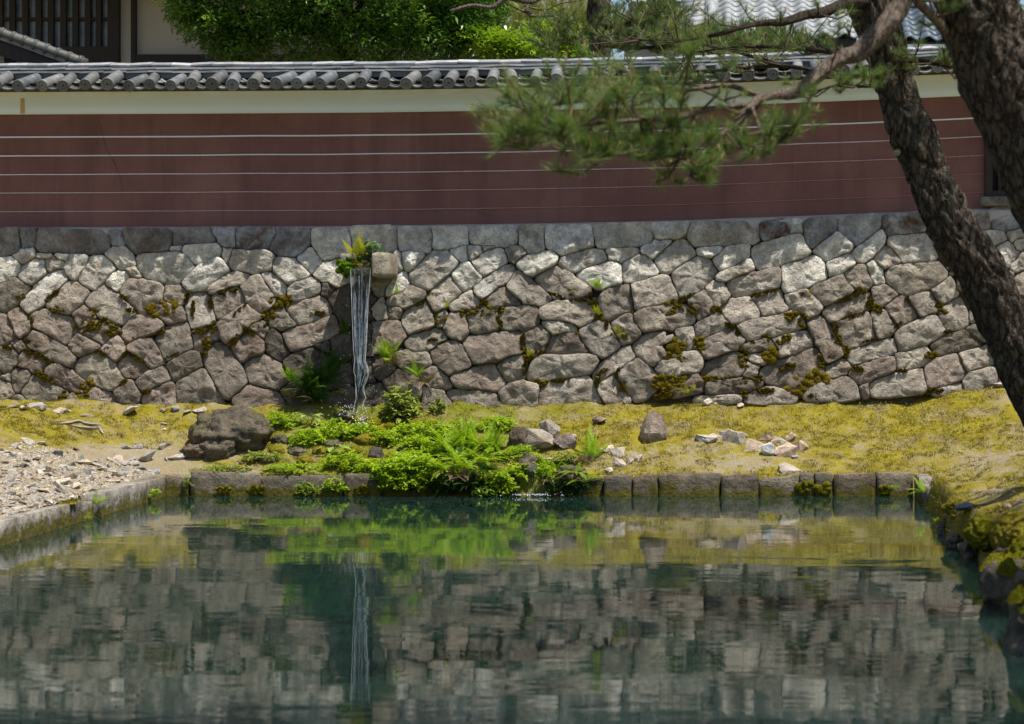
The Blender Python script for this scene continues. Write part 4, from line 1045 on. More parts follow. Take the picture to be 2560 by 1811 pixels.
for nm, prof, sd in (('a', [(1318, 1331, 1168, 22.80), (1317, 1324, 1190, 22.77), (1318, 1323, 1240, 22.76)], 5.5), ('b', [(1328, 1345, 1166, 22.80), (1331, 1338, 1188, 22.77), (1331, 1337, 1240, 22.76)], 8.5)):
    V, Fc = stream('t', prof, sd, M['stream'], 12)
    if nm == 'a': tr = thing('water_trickle', 'thin double trickle spilling over dark rock into the pond', 'waterfall', P(1330, 1240, 22.77))
    mk('strand', V, Fc, M['stream'], tr)
# splash
ico = bmesh.new(); bmesh.ops.create_icosphere(ico, subdivisions=1, radius=1); iv = [v.co.copy() for v in ico.verts]; iff = [tuple(v.index for v in f.verts) for f in ico.faces]; ico.free()
V, Fc = [], []
def drop(p, r):
    n = len(V); V.extend([p + q*r for q in iv]); Fc.extend([tuple(n+i for i in f) for f in iff])
for _ in range(110):
    t = random.random()**.6; py = 690+t*340; s = random.choice([-1, 1]); drop(P(900+s*random.uniform(20, 30+25*t)-6*t, py, 24.1+random.uniform(-.1, .1)), random.uniform(.0015, .004))
for _ in range(130): drop(P(random.gauss(880, 32), random.uniform(1012, 1040), 24.1+random.uniform(-.25, .2)), random.uniform(.002, .006))
for _ in range(60): drop(P(random.gauss(1340, 30), 1239+random.uniform(-3, 1), 22.76-random.uniform(0, .12)), random.uniform(.003, .007))
for _ in range(40): drop(P(random.gauss(904, 10), random.uniform(1040, 1062), 23.95), random.uniform(.004, .009))
o = kind(mk('splash', V, Fc, M['drop']), 'stuff'); tag(o, 'bright droplets splashing around the falling water', 'splash')
# ------------------------------------------------------------------ rocks
def hull_rock(seed, n=16, flat=(1, 1, 0.7), chip=2):
    rs = random.Random(seed); bm = bmesh.new()
    for _ in range(n):
        v = Vector((rs.gauss(0, 1), rs.gauss(0, 1), rs.gauss(0, 1))).normalized()*rs.uniform(.8, 1.05)
        bm.verts.new((v.x*flat[0], v.y*flat[1], v.z*flat[2]))
    r = bmesh.ops.convex_hull(bm, input=bm.verts[:])
    bmesh.ops.delete(bm, geom=[g for g in r['geom_interior'] if isinstance(g, bmesh.types.BMVert)], context='VERTS')
    bmesh.ops.bevel(bm, geom=bm.edges[:], offset=0.018, segments=1, affect='EDGES')
    return bm_mesh(bm, False)
def boulder(seed, rx, ry, rz, amp=0.22, sub=4, freq=1.4, ledge=0.0, smooth=True):
    bm = bmesh.new(); bmesh.ops.create_icosphere(bm, subdivisions=sub, radius=1)
    o = Vector((seed*3.7, seed*1.9, seed*2.3))
    for v in bm.verts:
        d = v.co.copy(); k = 1 + amp*noise.fractal(d*freq+o, 1.0, 2.0, 4) - amp*0.6*abs(noise.noise(d*freq*1.9+o))
        k += 0.05*noise.noise(d*6+o)
        if ledge: k += ledge*math.tanh(6*(noise.noise(Vector((d.x*1.2, d.y*1.2, d.z*3.2))+o)))
        v.co = Vector((d.x*rx*k, d.y*ry*k, d.z*rz*k))
    return bm_mesh(bm, smooth)
RK = []
for i in range(12):
    me = hull_rock(100+i, 9+i % 4, (1, random.uniform(.55, .9), random.uniform(.35, .6))); me.materials.append(M['rubble']); RK.append(me)
def put_rock(name, me, p, s, col, label, group=None, sink=0.25, rot=None, mat=None):
    o = link(name, me, mat, None, False, col); o.location = p + Vector((0, 0, s*(0.5-sink)*0.6)); o.scale = (s, s, s)
    o.rotation_euler = rot or (random.uniform(-.4, .4), random.uniform(-.4, .4), random.uniform(0, 6.28))
    return tag(o, label, 'stone', group)
BUFF = [(0.50, 0.405, 0.30, .3), (0.54, 0.455, 0.36, .2), (0.47, 0.365, 0.25, .6), (0.58, 0.51, 0.43, .1)]
GRY = [(0.40, 0.375, 0.33, 0.1), (0.34, 0.325, 0.30, 0), (0.46, 0.43, 0.38, .1), (0.30, 0.30, 0.295, 0)]
DRK = [(0.12, 0.12, 0.125, 0), (0.16, 0.15, 0.14, .2), (0.19, 0.15, 0.12, .3)]
rs = random.Random(44); pile = [(0, 1118), (60, 1104), (120, 1122), (180, 1130), (215, 1150), (300, 1150), (330, 1165), (400, 1182), (330, 1198), (262, 1214), (238, 1230), (190, 1246), (150, 1262), (60, 1290), (0, 1300), (-60, 1310), (-60, 1120)]
n = 0; placed = []
big = [(144, 1138, 44, DRK[0]), (120, 1120, 34, DRK[1]), (192, 1128, 18, DRK[2]), (55, 1190, 24, DRK[2]), (178, 1200, 34, (0.26, .21, .14, .3)), (150, 1210, 46, BUFF[3]), (218, 1182, 40, (0.24, .24, .24, 0)), (110, 1166, 40, GRY[1]), (30, 1112, 36, (0.45, .42, .38, 0)), (70, 1110, 46, (0.5, .47, .42, 0)), (152, 1160, 32, GRY[2]), (255, 1204, 30, (0.34, .29, .2, .2)), (160, 1232, 40, (0.22, .21, .2, .1)), (108, 1226, 36, BUFF[1]), (140, 1216, 38, BUFF[3]), (50, 1236, 34, BUFF[0]), (20, 1250, 36, (0.3, .3, .29, 0)), (85, 1250, 46, GRY[0]), (45, 1276, 30, BUFF[3]), (65, 1284, 28, BUFF[0]), (190, 1222, 40, BUFF[1]), (232, 1216, 30, BUFF[3]), (210, 1155, 40, BUFF[1]), (205, 1165, 26, BUFF[2]), (280, 1180, 40, BUFF[3]), (310, 1190, 36, GRY[1]), (335, 1160, 36, GRY[0]), (355, 1172, 30, (0.24, .25, .25, 0)), (390, 1182, 26, (0.35, .38, .42, 0)), (290, 1190, 30, BUFF[2]), (370, 1186, 26, GRY[1]), (362, 1146, 56, (0.32, .29, .24, .1)), (320, 1120, 30, GRY[0]), (346, 1122, 30, GRY[1]), (322, 1146, 36, GRY[2]), (415, 1146, 20, GRY[1]), (440, 1142, 46, GRY[2]), (412, 1118, 34, (0.4, .36, .3, .1)), (98, 1240, 24, BUFF[0])]
def rub(px, py, s_px, col, sink=.42):
    p = G(px, py); s = s_px*.68*p.y/F_PX; lum = col[0]+col[1]+col[2]
    kd, word = (0, 'dark slate') if lum < 0.62 else (1, 'grey') if col[0]-col[2] < 0.09 else (2, 'buff')
    zone = 'just above the pale left kerb' if py > 1262-.28*px else 'at the right end of the rubble heap' if px > 265 else 'along the top of the rubble heap' if py < 1150 else 'at the left frame edge of the rubble heap' if px < 60 else 'in the middle of the rubble heap'
    big_ = 'large' if s_px > 33 else 'small' if s_px < 20 else 'fist sized'
    lb = f'{big_} {word} angular stone {zone}'
    put_rock('rubble_stone', rs.choice(RK), p, s, tuple(min(.8, c*(1.0 if kd else 1.0)) for c in col[:3])+(col[3],), lb, lb + ' group', sink)
for px, py, s_, c_ in big: rub(px, py, s_, c_); placed.append((px, py, s_*.42))
tries = 0
while n < 240 and tries < 6000:
    tries += 1
    px, py = rs.uniform(-60, 400), rs.uniform(1104, 1310)
    if not inside(pile, px, py): continue
    s_ = rs.uniform(13, 32)
    if any((px-a)**2 + ((py-b)*1.7)**2 < (r+s_*.22)**2 for a, b, r in placed): continue
    placed.append((px, py, s_*.4)); c_ = rs.choice(BUFF+BUFF+GRY+GRY+DRK[1:]); k = rs.uniform(.85, 1.1); rub(px, py, s_, (c_[0]*k, c_[1]*k, c_[2]*k, c_[3])); n += 1
# fine grit between: nobody could count it
V, Fc = [], []
def chips(num, sampler, s0, s1):
    for _ in range(num):
        px, py = sampler(); p = G(px, py); s = rs.uniform(s0, s1); b = len(V); r = Matrix.Rotation(rs.uniform(0, 6.28), 3, 'Z') @ Matrix.Rotation(rs.uniform(-1, 1), 3, 'X')
        for q in ((-1, -.6, -.4), (1, -.5, -.4), (.7, .7, -.4), (-.8, .6, -.4), (-.5, -.4, .5), (.6, -.2, .6), (.2, .5, .45)): V.append(p + r @ (Vector(q)*s*Vector((1, 1, 1)).x))
        Fc.extend([(b+3, b+2, b+1, b), (b, b+1, b+5, b+4), (b+1, b+2, b+6, b+5), (b+2, b+3, b+4, b+6), (b+3, b, b+4), (b+4, b+5, b+6)])
def samp_pile():
    while True:
        px, py = rs.uniform(0, 430), rs.uniform(1104, 1300)
        if inside(pile, px, py): return px, py
chips(2600, samp_pile, .008, .028)
chips(420, lambda: (rs.uniform(0, 560), rs.uniform(1040, 1190)), .004, .012)
chips(420, lambda: (rs.gauss(1790, 170), rs.gauss(1110, 35)), .004, .013)
chips(200, lambda: (rs.gauss(1550, 50), rs.gauss(1150, 28)), .005, .016)
chips(160, lambda: (rs.uniform(2380, 2560), rs.uniform(1060, 1210)), .004, .012)
t = NT('grit'); co = t.coord(); gn = t.noise(co, 31, 1); M['grit'] = t.done(t.ramp(gn, [(0.3, (0.22, 0.21, 0.20)), (0.45, (0.40, 0.33, 0.24)), (0.6, (0.50, 0.45, 0.38)), (0.72, (0.30, 0.26, 0.21))]), 0.9, None, .2)
o = kind(mk('grit', V, Fc, M['grit'], None, False), 'stuff'); tag(o, 'scattered grit and stone chips lying on the banks', 'grit')
# pale stones along the foot of the wall
FOOT = [(60, 1032, 34, BUFF[3], 'pale flat'), (95, 1026, 60, GRY[2], 'long grey'), (150, 1028, 44, BUFF[1], 'buff'), (30, 1024, 40, (0.38, .33, .29, .1), 'mauve'), (172, 1026, 26, GRY[2], 'small grey'), (330, 1024, 70, (0.5, .47, .42, 0), 'long pale'), (410, 1022, 36, BUFF[0], 'orange buff'), (440, 1020, 36, GRY[1], 'grey blue'), (460, 1028, 50, (0.46, .42, .36, .1), 'blunt'), (500, 1022, 46, (0.44, .39, .33, .2), 'reddish'), (1560, 1006, 18, GRY[2], 'tiny'), (1770, 1005, 46, BUFF[3], 'white wedge'), (1850, 1010, 30, BUFF[1], 'buff flat'), (2150, 990, 30, BUFF[0], 'brown buff'), (2175, 992, 24, GRY[2], 'grey'), (2255, 988, 24, GRY[2], 'small grey'), (2355, 984, 26, BUFF[1], 'pale buff'), (2500, 970, 60, (0.5, .44, .42, .1), 'pink grey flat')]
for k, (px, py, s_, c_, w) in enumerate(FOOT):
    p = G(px, py+4); side = 'left part of the wall' if px < 600 else 'right part of the wall'
    put_rock('foot_stone', RK[k % 12], p, s_/2*p.y/F_PX, c_, f'{w} stone at the foot of the {side}', None, .3, (random.uniform(-.2, .2), random.uniform(-.2, .2), random.uniform(0, 6)))
# named rocks
def big_rock(name, px, py, w, h, me, col, label, mat=None, sink=.2, dy=.5, cat='rock'):
    p = G(px, py); k = p.y/F_PX; o = link(name, me, mat or M['rock'], None, False, col)
    o.location = Vector((p.x, p.y+w*k*.3*dy, p.z+h*k*(0.5-sink))); return tag(o, label, cat)
k = 24/F_PX
bd = big_rock('boulder', 564, 1130, 190, 120, boulder(3.3, 98*k, 78*k, 66*k, .26, 5, 1.5, .05), (0.1, .09, .075, 0), 'large dark wet boulder with brown ledges left of the waterfall', M['wet'], .12, .8)
big_rock('boulder', 492, 1136, 70, 34, boulder(5.1, 42*k, 40*k, 22*k, .25, 4, 1.6), (0.27, .22, .16, .2), 'low brown rock jutting out at the left foot of the dark boulder', None, .2)
big_rock('boulder', 540, 1142, 70, 60, boulder(8.1, 44*k, 36*k, 36*k, .25, 4, 1.5), (0.22, .185, .14, .2), 'rounded brown rock leaning on the front of the dark boulder', None, .1)
def craggy(seed, rx, ry, rz, tilt=0.0, amp=.35):
    me = hull_rock(seed, 12, (1, .8, 1)); bm = bmesh.new(); bm.from_mesh(me); bmesh.ops.triangulate(bm, faces=bm.faces[:]); bmesh.ops.subdivide_edges(bm, edges=bm.edges[:], cuts=2, use_grid_fill=True)
    o = Vector((seed,)*3)
    for v in bm.verts:
        d = v.co.copy(); v.co = d*(1+amp*.35*noise.fractal(d*2.2+o, 1, 2, 3)); v.co = Vector((v.co.x*rx+tilt*v.co.z*rx, v.co.y*ry, v.co.z*rz))
    bm.to_mesh(me); bm.free(); me.update(); return me
def spike(seed, rx, ry, rz):
    bm = bmesh.new(); bmesh.ops.create_icosphere(bm, subdivisions=3, radius=1); o = Vector((seed,)*3)
    for v in bm.verts:
        d = v.co.copy(); t = (d.z+1)/2; s = 1.05-0.68*t**1.3
        v.co = Vector(((d.x*s+0.08*t)*rx, d.y*s*ry, d.z*rz))*(1+.16*noise.fractal(d*1.9+o, 1, 2, 3))
    return bm_mesh(bm, False)
big_rock('upright_rock', 1633, 1100, 70, 76, spike(4.4, 42*k, 36*k, 44*k), (0.42, .34, .27, .5), 'upright pointed brown stone standing alone on the golden moss', None, .1)
big_rock('outcrop_rock', 1352, 1128, 110, 80, craggy(212, 50*k, 44*k, 44*k), (0.54, .48, .40, .15), 'split pale rock behind the small trickle among ferns', None, .12)
big_rock('outcrop_rock', 1374, 1110, 60, 60, craggy(233, 32*k, 32*k, 36*k), (0.52, .46, .39, .1), 'blunt pale peak rising behind the split rock among ferns', None, .05)
big_rock('outcrop_rock', 1412, 1128, 50, 40, craggy(219, 36*k, 34*k, 26*k), (0.44, .36, .32, .3), 'brown faced low rock right of the split pale rock', None, .1)
big_rock('ledge_rock', 1300, 1122, 46, 60, boulder(6.7, 30*k, 30*k, 38*k, .3, 4), (0.16, .13, .10, .2), 'dark grassy rock left of the split pale rock', None, .1)
big_rock('flat_rock', 1498, 1058, 48, 26, craggy(231, 26*k, 26*k, 13*k), (0.44, .34, .25, .5), 'small brown slab lying on the moss beyond the fern', None, .1)
CL = [(1765, 1110, 56, 22, (0.50, .46, .40, .1), 'low grey stone at the left end'), (1790, 1102, 44, 18, BUFF[3], 'white slab second from left'), (1808, 1098, 26, 20, GRY[1], 'grey pebble perched at the back'), (1833, 1116, 52, 40, BUFF[3], 'pale blocky stone left of centre'), (1882, 1132, 60, 44, BUFF[0], 'large buff stone in the middle'), (1914, 1104, 46, 34, BUFF[2], 'orange buff stone at the back'), (1926, 1138, 46, 32, (0.46, .47, .46, 0), 'blue grey stone in front'), (1972, 1142, 60, 40, (0.46, .36, .27, .3), 'brown angular stone at the right front'), (1972, 1098, 34, 28, BUFF[0], 'yellowish round stone at the back right'), (2002, 1118, 50, 26, BUFF[2], 'rust streaked stone at the right end'), (1945, 1108, 30, 18, BUFF[3], 'small pale stone on top'), (1962, 1112, 20, 14, GRY[2], 'pebble wedged on top'), (1988, 1146, 18, 10, GRY[0], 'grey chip at the right front'), (1856, 1098, 22, 14, (0.3, .28, .26, 0), 'dark pebble at the back')]
for q, (px, py, w, h, c_, lb) in enumerate(CL):
    big_rock('heap_stone', px, py, w, h, craggy(300+q, w/2*1.4*k, w/2*k, h/2*1.6*k), c_, f'{lb} of the small stone heap on the mossy bank', M['rubble'], .28, .5, 'stone')
for q, (px, py, w, h, c_, lb) in enumerate([(1430, 1106, 26, 20, BUFF[3], 'white stone beside the brown faced rock'), (1520, 1128, 40, 22, BUFF[1], 'buff stone right of the tall fern'), (1540, 1140, 44, 26, BUFF[3], 'pale stone below the tall fern'), (1548, 1165, 40, 26, BUFF[3], 'white angular stone above the kerb'), (1575, 1160, 22, 16, (0.4, .33, .26, .2), 'small brown stone above the kerb'), (1606, 1150, 36, 20, BUFF[3], 'lone pale stone on moss above the kerb'), (1526, 1182, 26, 16, BUFF[3], 'white chip on the kerb'), (1558, 1128, 40, 14, BUFF[0], 'flat buff stone near the tall fern'), (1372, 1160, 24, 26, GRY[2], 'pale stone right of the trickle'), (1975, 1180, 60, 26, (0.5, .45, .38, .1), 'flat pale stone lying behind the right kerb'), (410, 1062, 24, 10, GRY[2], 'grey chip on the yellow moss left of the boulder'), (408, 1078, 14, 8, BUFF[3], 'tiny white chip left of the boulder'), (2545, 1262, 30, 12, BUFF[3], 'pale flat stone on the shaded right bank'), (2525, 1268, 18, 12, BUFF[1], 'small buff stone on the shaded right bank')]):
    big_rock('loose_stone', px, py, w, h, craggy(340+q, w/2*1.3*k, w/2*k, h/2*1.5*k), c_, lb, M['rubble'], .28, .5, 'stone')
# mossy rocks of the right bank, near the viewer
q = Vector((1.98, 11.9, 0.02)); o = link('bank_boulder', boulder(7.2, .26, .42, .34, .25, 5, 1.3), M['wet'], None, False, (.2, .2, .2, 0)); o.location = q; tag(o, 'dark mossy boulder standing in the water at the right edge', 'rock')
moss_mat(q+Vector((-.02, -.1, .27)), FX, Vector((0, 1, .1)).normalized(), FZ, .2, .3, .08, 3.9, M['moss_green'], o, tuft=.03).location = -q
q = Vector((2.06, 13.9, .10)); o = link('bank_boulder', boulder(9.9, .2, .3, .2, .25, 4, 1.3), M['wet'], None, False, (.2, .2, .2, 0)); o.location = q; tag(o, 'low moss capped rock behind the boulder at the right edge', 'rock')
moss_mat(q+Vector((0, 0, .13)), FX, Vector((0, 1, 0)), FZ, .2, .26, .09, 4.9, M['moss_green'], o, tuft=.03).location = -q
for nm, x, y, z, r, sd, lb in (('bank_boulder', 2.30, 18.9, .06, .12, 13.1, 'small grey rock on the right bank near the kerb end'), ('bank_boulder', 2.36, 15.5, .05, .22, 14.1, 'black undercut rock below the moss mound on the right bank')):
    o = link(nm, boulder(sd, r, r*1.5, r, .3, 4, 1.5), M['wet'], None, False, (.20, .18, .15, .2)); o.location = (x, y, z); tag(o, lb, 'rock')
for q, (x, y, z, rx, ry, rz, m_, lb) in enumerate([(2.34, 18.4, .24, .22, .5, .14, 'moss', 'broad moss hump behind the turtle'), (2.22, 16.4, .22, .16, .4, .18, 'moss_green', 'thick moss cushion in front of the turtle on the right bank'), (2.40, 15.8, .26, .2, .4, .24, 'moss', 'large golden moss cushion near the right frame edge'), (2.36, 14.9, .18, .18, .4, .22, 'moss_green', 'shaded moss cushion at the right frame edge')]):
    o = link('moss_mound', boulder(80+q*1.7, rx, ry*1.2, rz*.8, .18, 5, 1.6), M[m_], None, False); o.location = (x, y, z); tag(o, lb, 'moss')
for q, (x, y, z, r, lb) in enumerate([(2.10, 17.35, .04, .12, 'black wet rock at the waterline below the turtle'), (2.16, 18.6, .03, .11, 'dark wet rock at the waterline of the right bank'), (2.14, 16.7, .03, .13, 'dark rock under the thick moss cushion at the water'), (2.2, 15.6, .03, .15, 'black rock in the shade at the right waterline')]):
    o = link('shore_rock', boulder(90+q*2.3, r*.75, r*1.5, r*.75, .35, 4, 1.7), M['wet'], None, False, (.2, .2, .2, 0)); o.location = (x, y, z); tag(o, lb, 'rock')
# drift of bark left on the moss
dw = thing('bark_fragment', 'weathered grey bark fragment lying on the moss below the wall at left', 'driftwood', G(200, 1075))
for nm, pts in (('splinter', [(150, 1069), (175, 1065), (198, 1062), (215, 1066), (252, 1074)]), ('splinter', [(180, 1072), (205, 1073), (230, 1077), (250, 1079)]), ('splinter', [(200, 1045), (215, 1042), (235, 1044)]), ('splinter', [(247, 1076), (252, 1086), (258, 1093)])):
    W = []
    for a in pts: W.append(G(*a)+Vector((0, 0, .018)))
    tp, tr_ = smooth_path(W, [.006]+[.019]*(len(W)-2)+[.007], 4); V, Fc = tube(tp, tr_, 6, .5, len(pts)); mk(nm, V, Fc, M['drift'], dw, False)
# turtle basking on the right bank
tp = G(2414, 1274)
tu = thing('turtle', 'small dark turtle basking on the right bank with its head raised', 'turtle', tp)
bm = bmesh.new(); bmesh.ops.create_uvsphere(bm, u_segments=20, v_segments=12, radius=1)
for v in bm.verts:
    z = v.co.z; v.co = Vector((v.co.x*.088, v.co.y*.066, (z*.044 if z > 0 else z*.012)+.026)) if True else v.co
    r = math.hypot(v.co.x/.088, v.co.y/.066)
    if 0.86 < r and z < .4: v.co.x *= 1.07; v.co.y *= 1.07
me = bm_mesh(bm); o = link('shell', me, M['shell'], tu, False); o.rotation_euler = (0, .12, 2.7)
bd = bpy.data.meshes.new('b'); pts = [(0, 0, .02), (.06, 0, .024), (.085, 0, .036), (.105, 0, .055), (.125, 0, .062), (.05, .05, .014), (.062, .075, .004), (.05, -.05, .014), (.062, -.075, .004), (-.05, .05, .014), (-.065, .07, .004), (-.05, -.05, .014), (-.065, -.07, .004), (-.07, 0, .02), (-.105, 0, .012)]
ed = [(0, 1), (1, 2), (2, 3), (3, 4), (0, 5), (5, 6), (0, 7), (7, 8), (0, 9), (9, 10), (0, 11), (11, 12), (0, 13), (13, 14)]
bd.from_pydata(pts, ed, []); o = link('body', bd, M['skin'], tu, False); o.rotation_euler = (0, .12, 2.7)
sk = o.modifiers.new('skin', 'SKIN'); rad = [.03, .02, .013, .012, .015, .014, .010, .014, .010, .014, .011, .014, .011, .01, .003]
for i, r in enumerate(rad): bd.skin_vertices[0].data[i].radius = (r, r*.8)
bd.skin_vertices[0].data[0].use_root = True; sb = o.modifiers.new('sub', 'SUBSURF'); sb.levels = 1; sb.render_levels = 1
# ------------------------------------------------------------------ ferns and herbs
def frond_mesh(L, n, wid, arch, droop, mat, seed):
    rs = random.Random(seed); V, Fc = [], []
    def spine(t):
        return Vector((0.05*L*math.sin(t*2+seed), L*(t*arch + 0.0), L*(t*(1.0-arch*0.45) - droop*t*t)))
    for i in range(n):
        t0 = 0.12 + 0.88*i/n; p = spine(t0); d = (spine(min(t0+.05, 1.02))-spine(t0-.05)).normalized()
        w = wid*L*math.sin(math.pi*min(1, (t0*0.86+0.12)))**0.8*(1.08-t0*.75)
        side = d.cross(Vector((0, -.5, 1))).normalized()
        for s in (-1, 1):
            dirv = (side*s + d*0.42 + Vector((0, 0, rs.uniform(-.18, .1)))).normalized(); hw = L*0.88/n*0.40
            tip = p+dirv*w*rs.uniform(.88, 1.08)+Vector((0, 0, -w*.14)); mid = p+dirv*w*.45
            b = len(V); V += [p, mid+d*hw, tip, mid-d*hw]; Fc += [(b, b+1, b+2, b+3)]
    b = len(V); m = 7
    for i in range(m+1):
        p = spine(i/m); w = L*0.011*(1.1-i/m); V += [p+Vector((-w, 0, 0)), p+Vector((w, 0, 0))]
    for i in range(m): Fc.append((b+2*i, b+2*i+1, b+2*i+3, b+2*i+2))
    me = mesh_from(V, Fc, False); me.materials.append(mat); return me
FR = {}
for key, mt in (('g', 'fern'), ('d', 'fern_dark'), ('y', 'fern_yellow'), ('b', 'fern_dry')):
    FR[key] = [frond_mesh(1.0, 17, .20, ar, dr, M[mt], 3.1*i+ord(key)) for i, (ar, dr) in enumerate([(.35, .05), (.6, .2), (.85, .38), (1.0, .62)])]
def fern(p, L, n, key, label, up=0.5, face=None, group=None, cat='fern'):
    t = thing('fern', label, cat, p, group)
    for i in range(n):
        o = link('frond', random.choice(FR[key][(0 if up > .5 else 1):(3 if up > .5 else 4)]), None, t, False)
        a = 6.283*i/n + random.uniform(-.4, .4)
        if face is not None: a = face + random.uniform(-1.3, 1.3)
        s = L*random.uniform(.7, 1.12); o.scale = (s, s, s); o.rotation_euler = (random.uniform(-.25, .2), random.uniform(-.25, .25), a)
    return t
def leaf_cloud(centers, per, size, spread, up=0.6, aspect=0.42, fold=True, jitter=0.35):
    """lance-shaped leaves in whorls around shoot tips -> vertices, quads"""
    n = len(centers)*per; c = np.repeat(np.asarray([tuple(q) for q in centers], float), per, 0) + RNG.normal(0, spread, (n, 3))
    az = RNG.uniform(0, 2*np.pi, n); el = RNG.normal(up*0.42, jitter, n); l = size*RNG.uniform(.6, 1.25, n)
    d = np.stack([np.cos(az)*np.cos(el), np.sin(az)*np.cos(el), np.sin(el)], 1)
    s = np.stack([-np.sin(az), np.cos(az), RNG.normal(0, .3, n)], 1); s /= np.linalg.norm(s, axis=1)[:, None]
    dr = np.zeros((n, 3)); dr[:, 2] = -0.22*l
    w = (l*aspect*.5)[:, None]
    V = np.stack([c, c+d*l[:, None]*.45-s*w, c+d*l[:, None]+dr, c+d*l[:, None]*.45+s*w], 1).reshape(-1, 3)
    i = np.arange(n)*4; return V, np.stack([i, i+1, i+2, i+3], 1)
def clump(name, label, cat, base, rx, ry, rz, shoots, per, size, mat, stem=True, up=.6, aspect=.42, lean=(0, 0, 0), spread=None, group=None, dome=True):
    base = Vector(base); t = thing(name, label, cat, base, group); cs = []; SV, SF = [], []
    if name == 'herb_clump': rx, rz, shoots, size = rx*1.25, rz*1.7, int(shoots*1.8), size*1.15
    if name == 'leafy_bush': shoots, size = int(shoots*1.25), size*1.12
    for _ in range(shoots):
        v = Vector((random.gauss(0, 1), random.gauss(0, 1), abs(random.gauss(0, 1)))).normalized()*(random.random()**(.33 if dome else .6))
        q = base + Vector((v.x*rx, v.y*ry, v.z*rz)) + Vector(lean)*v.z; cs.append(q)
        if stem and random.random() < .5:
            b0 = base + Vector((v.x*rx*.3, v.y*ry*.3, -.01)); tv_, tf_ = tube([b0, (b0+q)/2+Vector((0, 0, rz*.1)), q], [.004, .003, .002], 4); k_ = len(SV); SV += tv_; SF += [tuple(k_+i for i in f) for f in tf_]
    V, Q = leaf_cloud(cs, per, size, spread if spread is not None else size*.18, up, aspect)
    kind(link('foliage', mesh_np(V, Q), mat, t), 'stuff')
    if SV: kind(mk('stem', SV, SF, M['twig'], t), 'stuff')
    return t
def big_leaves(name, label, base, n, size, mat, spread, h):
    base = Vector(base); t = thing(name, label, 'plant', base)
    for i in range(n):
        a = 6.283*i/n+random.uniform(-.5, .5); r = random.uniform(.25, 1)*spread; z = h*random.uniform(.45, 1.05); L = size*random.uniform(.7, 1.15); w = L*.36
        d = Vector((math.cos(a), math.sin(a)*.7, random.uniform(-.25, .25))).normalized(); s = Vector((-d.y, d.x, random.uniform(-.3, .3))).normalized()
        p = base+Vector((math.cos(a)*r, math.sin(a)*r*.6, z)); V = []
        for k in range(5):
            u = k/4; ww = w*math.sin(math.pi*(u*.92+.06))**.8; c = p+d*L*u+Vector((0, 0, -L*.28*u*u)); V += [c-s*ww+Vector((0, 0, ww*.25)), c, c+s*ww+Vector((0, 0, ww*.25))]
        Fc = []
        for k in range(4):
            b = k*3; Fc += [(b, b+1, b+4, b+3), (b+1, b+2, b+5, b+4)]
        lf = mk('leaf', V, Fc, mat, t)
        V, Fc = tube([base, (base+p)/2+Vector((0, 0, h*.12)), p], [.004, .003, .002], 4); mk('stalk', V, Fc, M['herb'], t)
    return t
K = 24/F_PX
g = G
# around the cascade
clump('herb_clump', 'bright low herbs between the dark boulder and the waterfall', 'herbs', g(702, 1062), .24, .2, .10, 60, 9, .045, M['herb'])
big_leaves('broadleaf_herb', 'broad pale green leaves left of the waterfall', g(775, 1075), 12, .095, M['herb_pale'], .12, .14)
big_leaves('broadleaf_herb', 'broad pale leaves hanging low above the kerb left of centre', g(832, 1140), 11, .10, M['herb_pale'], .14, .12)
big_leaves('broadleaf_herb', 'single pale leaf sprig above the dark boulder', g(615, 1030), 5, .07, M['herb_pale'], .06, .06)
clump('herb_clump', 'bushy fine leaved herbs below the broad pale leaves', 'herbs', g(838, 1090), .24, .2, .13, 70, 9, .05, M['herb'])
clump('herb_clump', 'low bright herb tuft just above the mossy kerb', 'herbs', g(860, 1172), .22, .14, .12, 60, 9, .045, M['herb'])
clump('herb_clump', 'small herb tuft growing on the face of the kerb', 'herbs', P(838, 1226, 22.8), .11, .06, .09, 24, 8, .042, M['herb'], lean=(0, -.03, 0))
clump('herb_clump', 'round moss green herb cushion at the waterline of the kerb', 'herbs', P(768, 1236, 22.79), .14, .05, .09, 60, 7, .018, M['herb'], aspect=.7)
clump('leafy_bush', 'large bright leafy clump overhanging the pond left of the ferns', 'shrub', P(1010, 1222, 22.85), .30, .2, .36, 150, 9, .06, M['herb'], lean=(0, -.06, 0))
clump('leafy_bush', 'yellow green leafy bush right of the waterfall against the wall', 'shrub', g(1000, 1046), .26, .2, .44, 90, 8, .065, M['herb_yellow'], aspect=.6, up=.2)
clump('leafy_sprig', 'small leafy sprig growing from the wall foot beside the leafy bush', 'plant', g(1096, 1028), .12, .1, .17, 20, 8, .05, M['herb_yellow'], aspect=.6)
clump('herb_clump', 'feathery herbs in front of the moss mounds right of the waterfall', 'herbs', g(1085, 1100), .22, .18, .14, 60, 9, .05, M['herb'])
clump('leafy_bush', 'glossy leafy plant left of the trickle hanging over the water', 'shrub', P(1235, 1236, 22.84), .26, .12, .32, 110, 8, .05, M['herb'], aspect=.55, lean=(0, -.06, 0))
clump('leafy_bush', 'leafy green plant just above the trickle on its left bank', 'shrub', P(1290, 1190, 22.95), .16, .12, .16, 50, 8, .045, M['herb'], aspect=.5)
clump('leafy_sprig', 'star shaped leafy sprig drooping to the water left of the trickle', 'plant', P(1222, 1228, 22.74), .13, .06, .05, 8, 7, .085, M['herb_pale'], aspect=.35, up=0)
clump('leafy_sprig', 'leaves right of the trickle above the water', 'plant', P(1362, 1196, 22.88), .12, .1, .16, 32, 8, .045, M['herb'], aspect=.5)
clump('herb_clump', 'mossy herbs on the rocks above the trickle', 'herbs', g(1300, 1150), .2, .16, .1, 50, 8, .04, M['herb'])
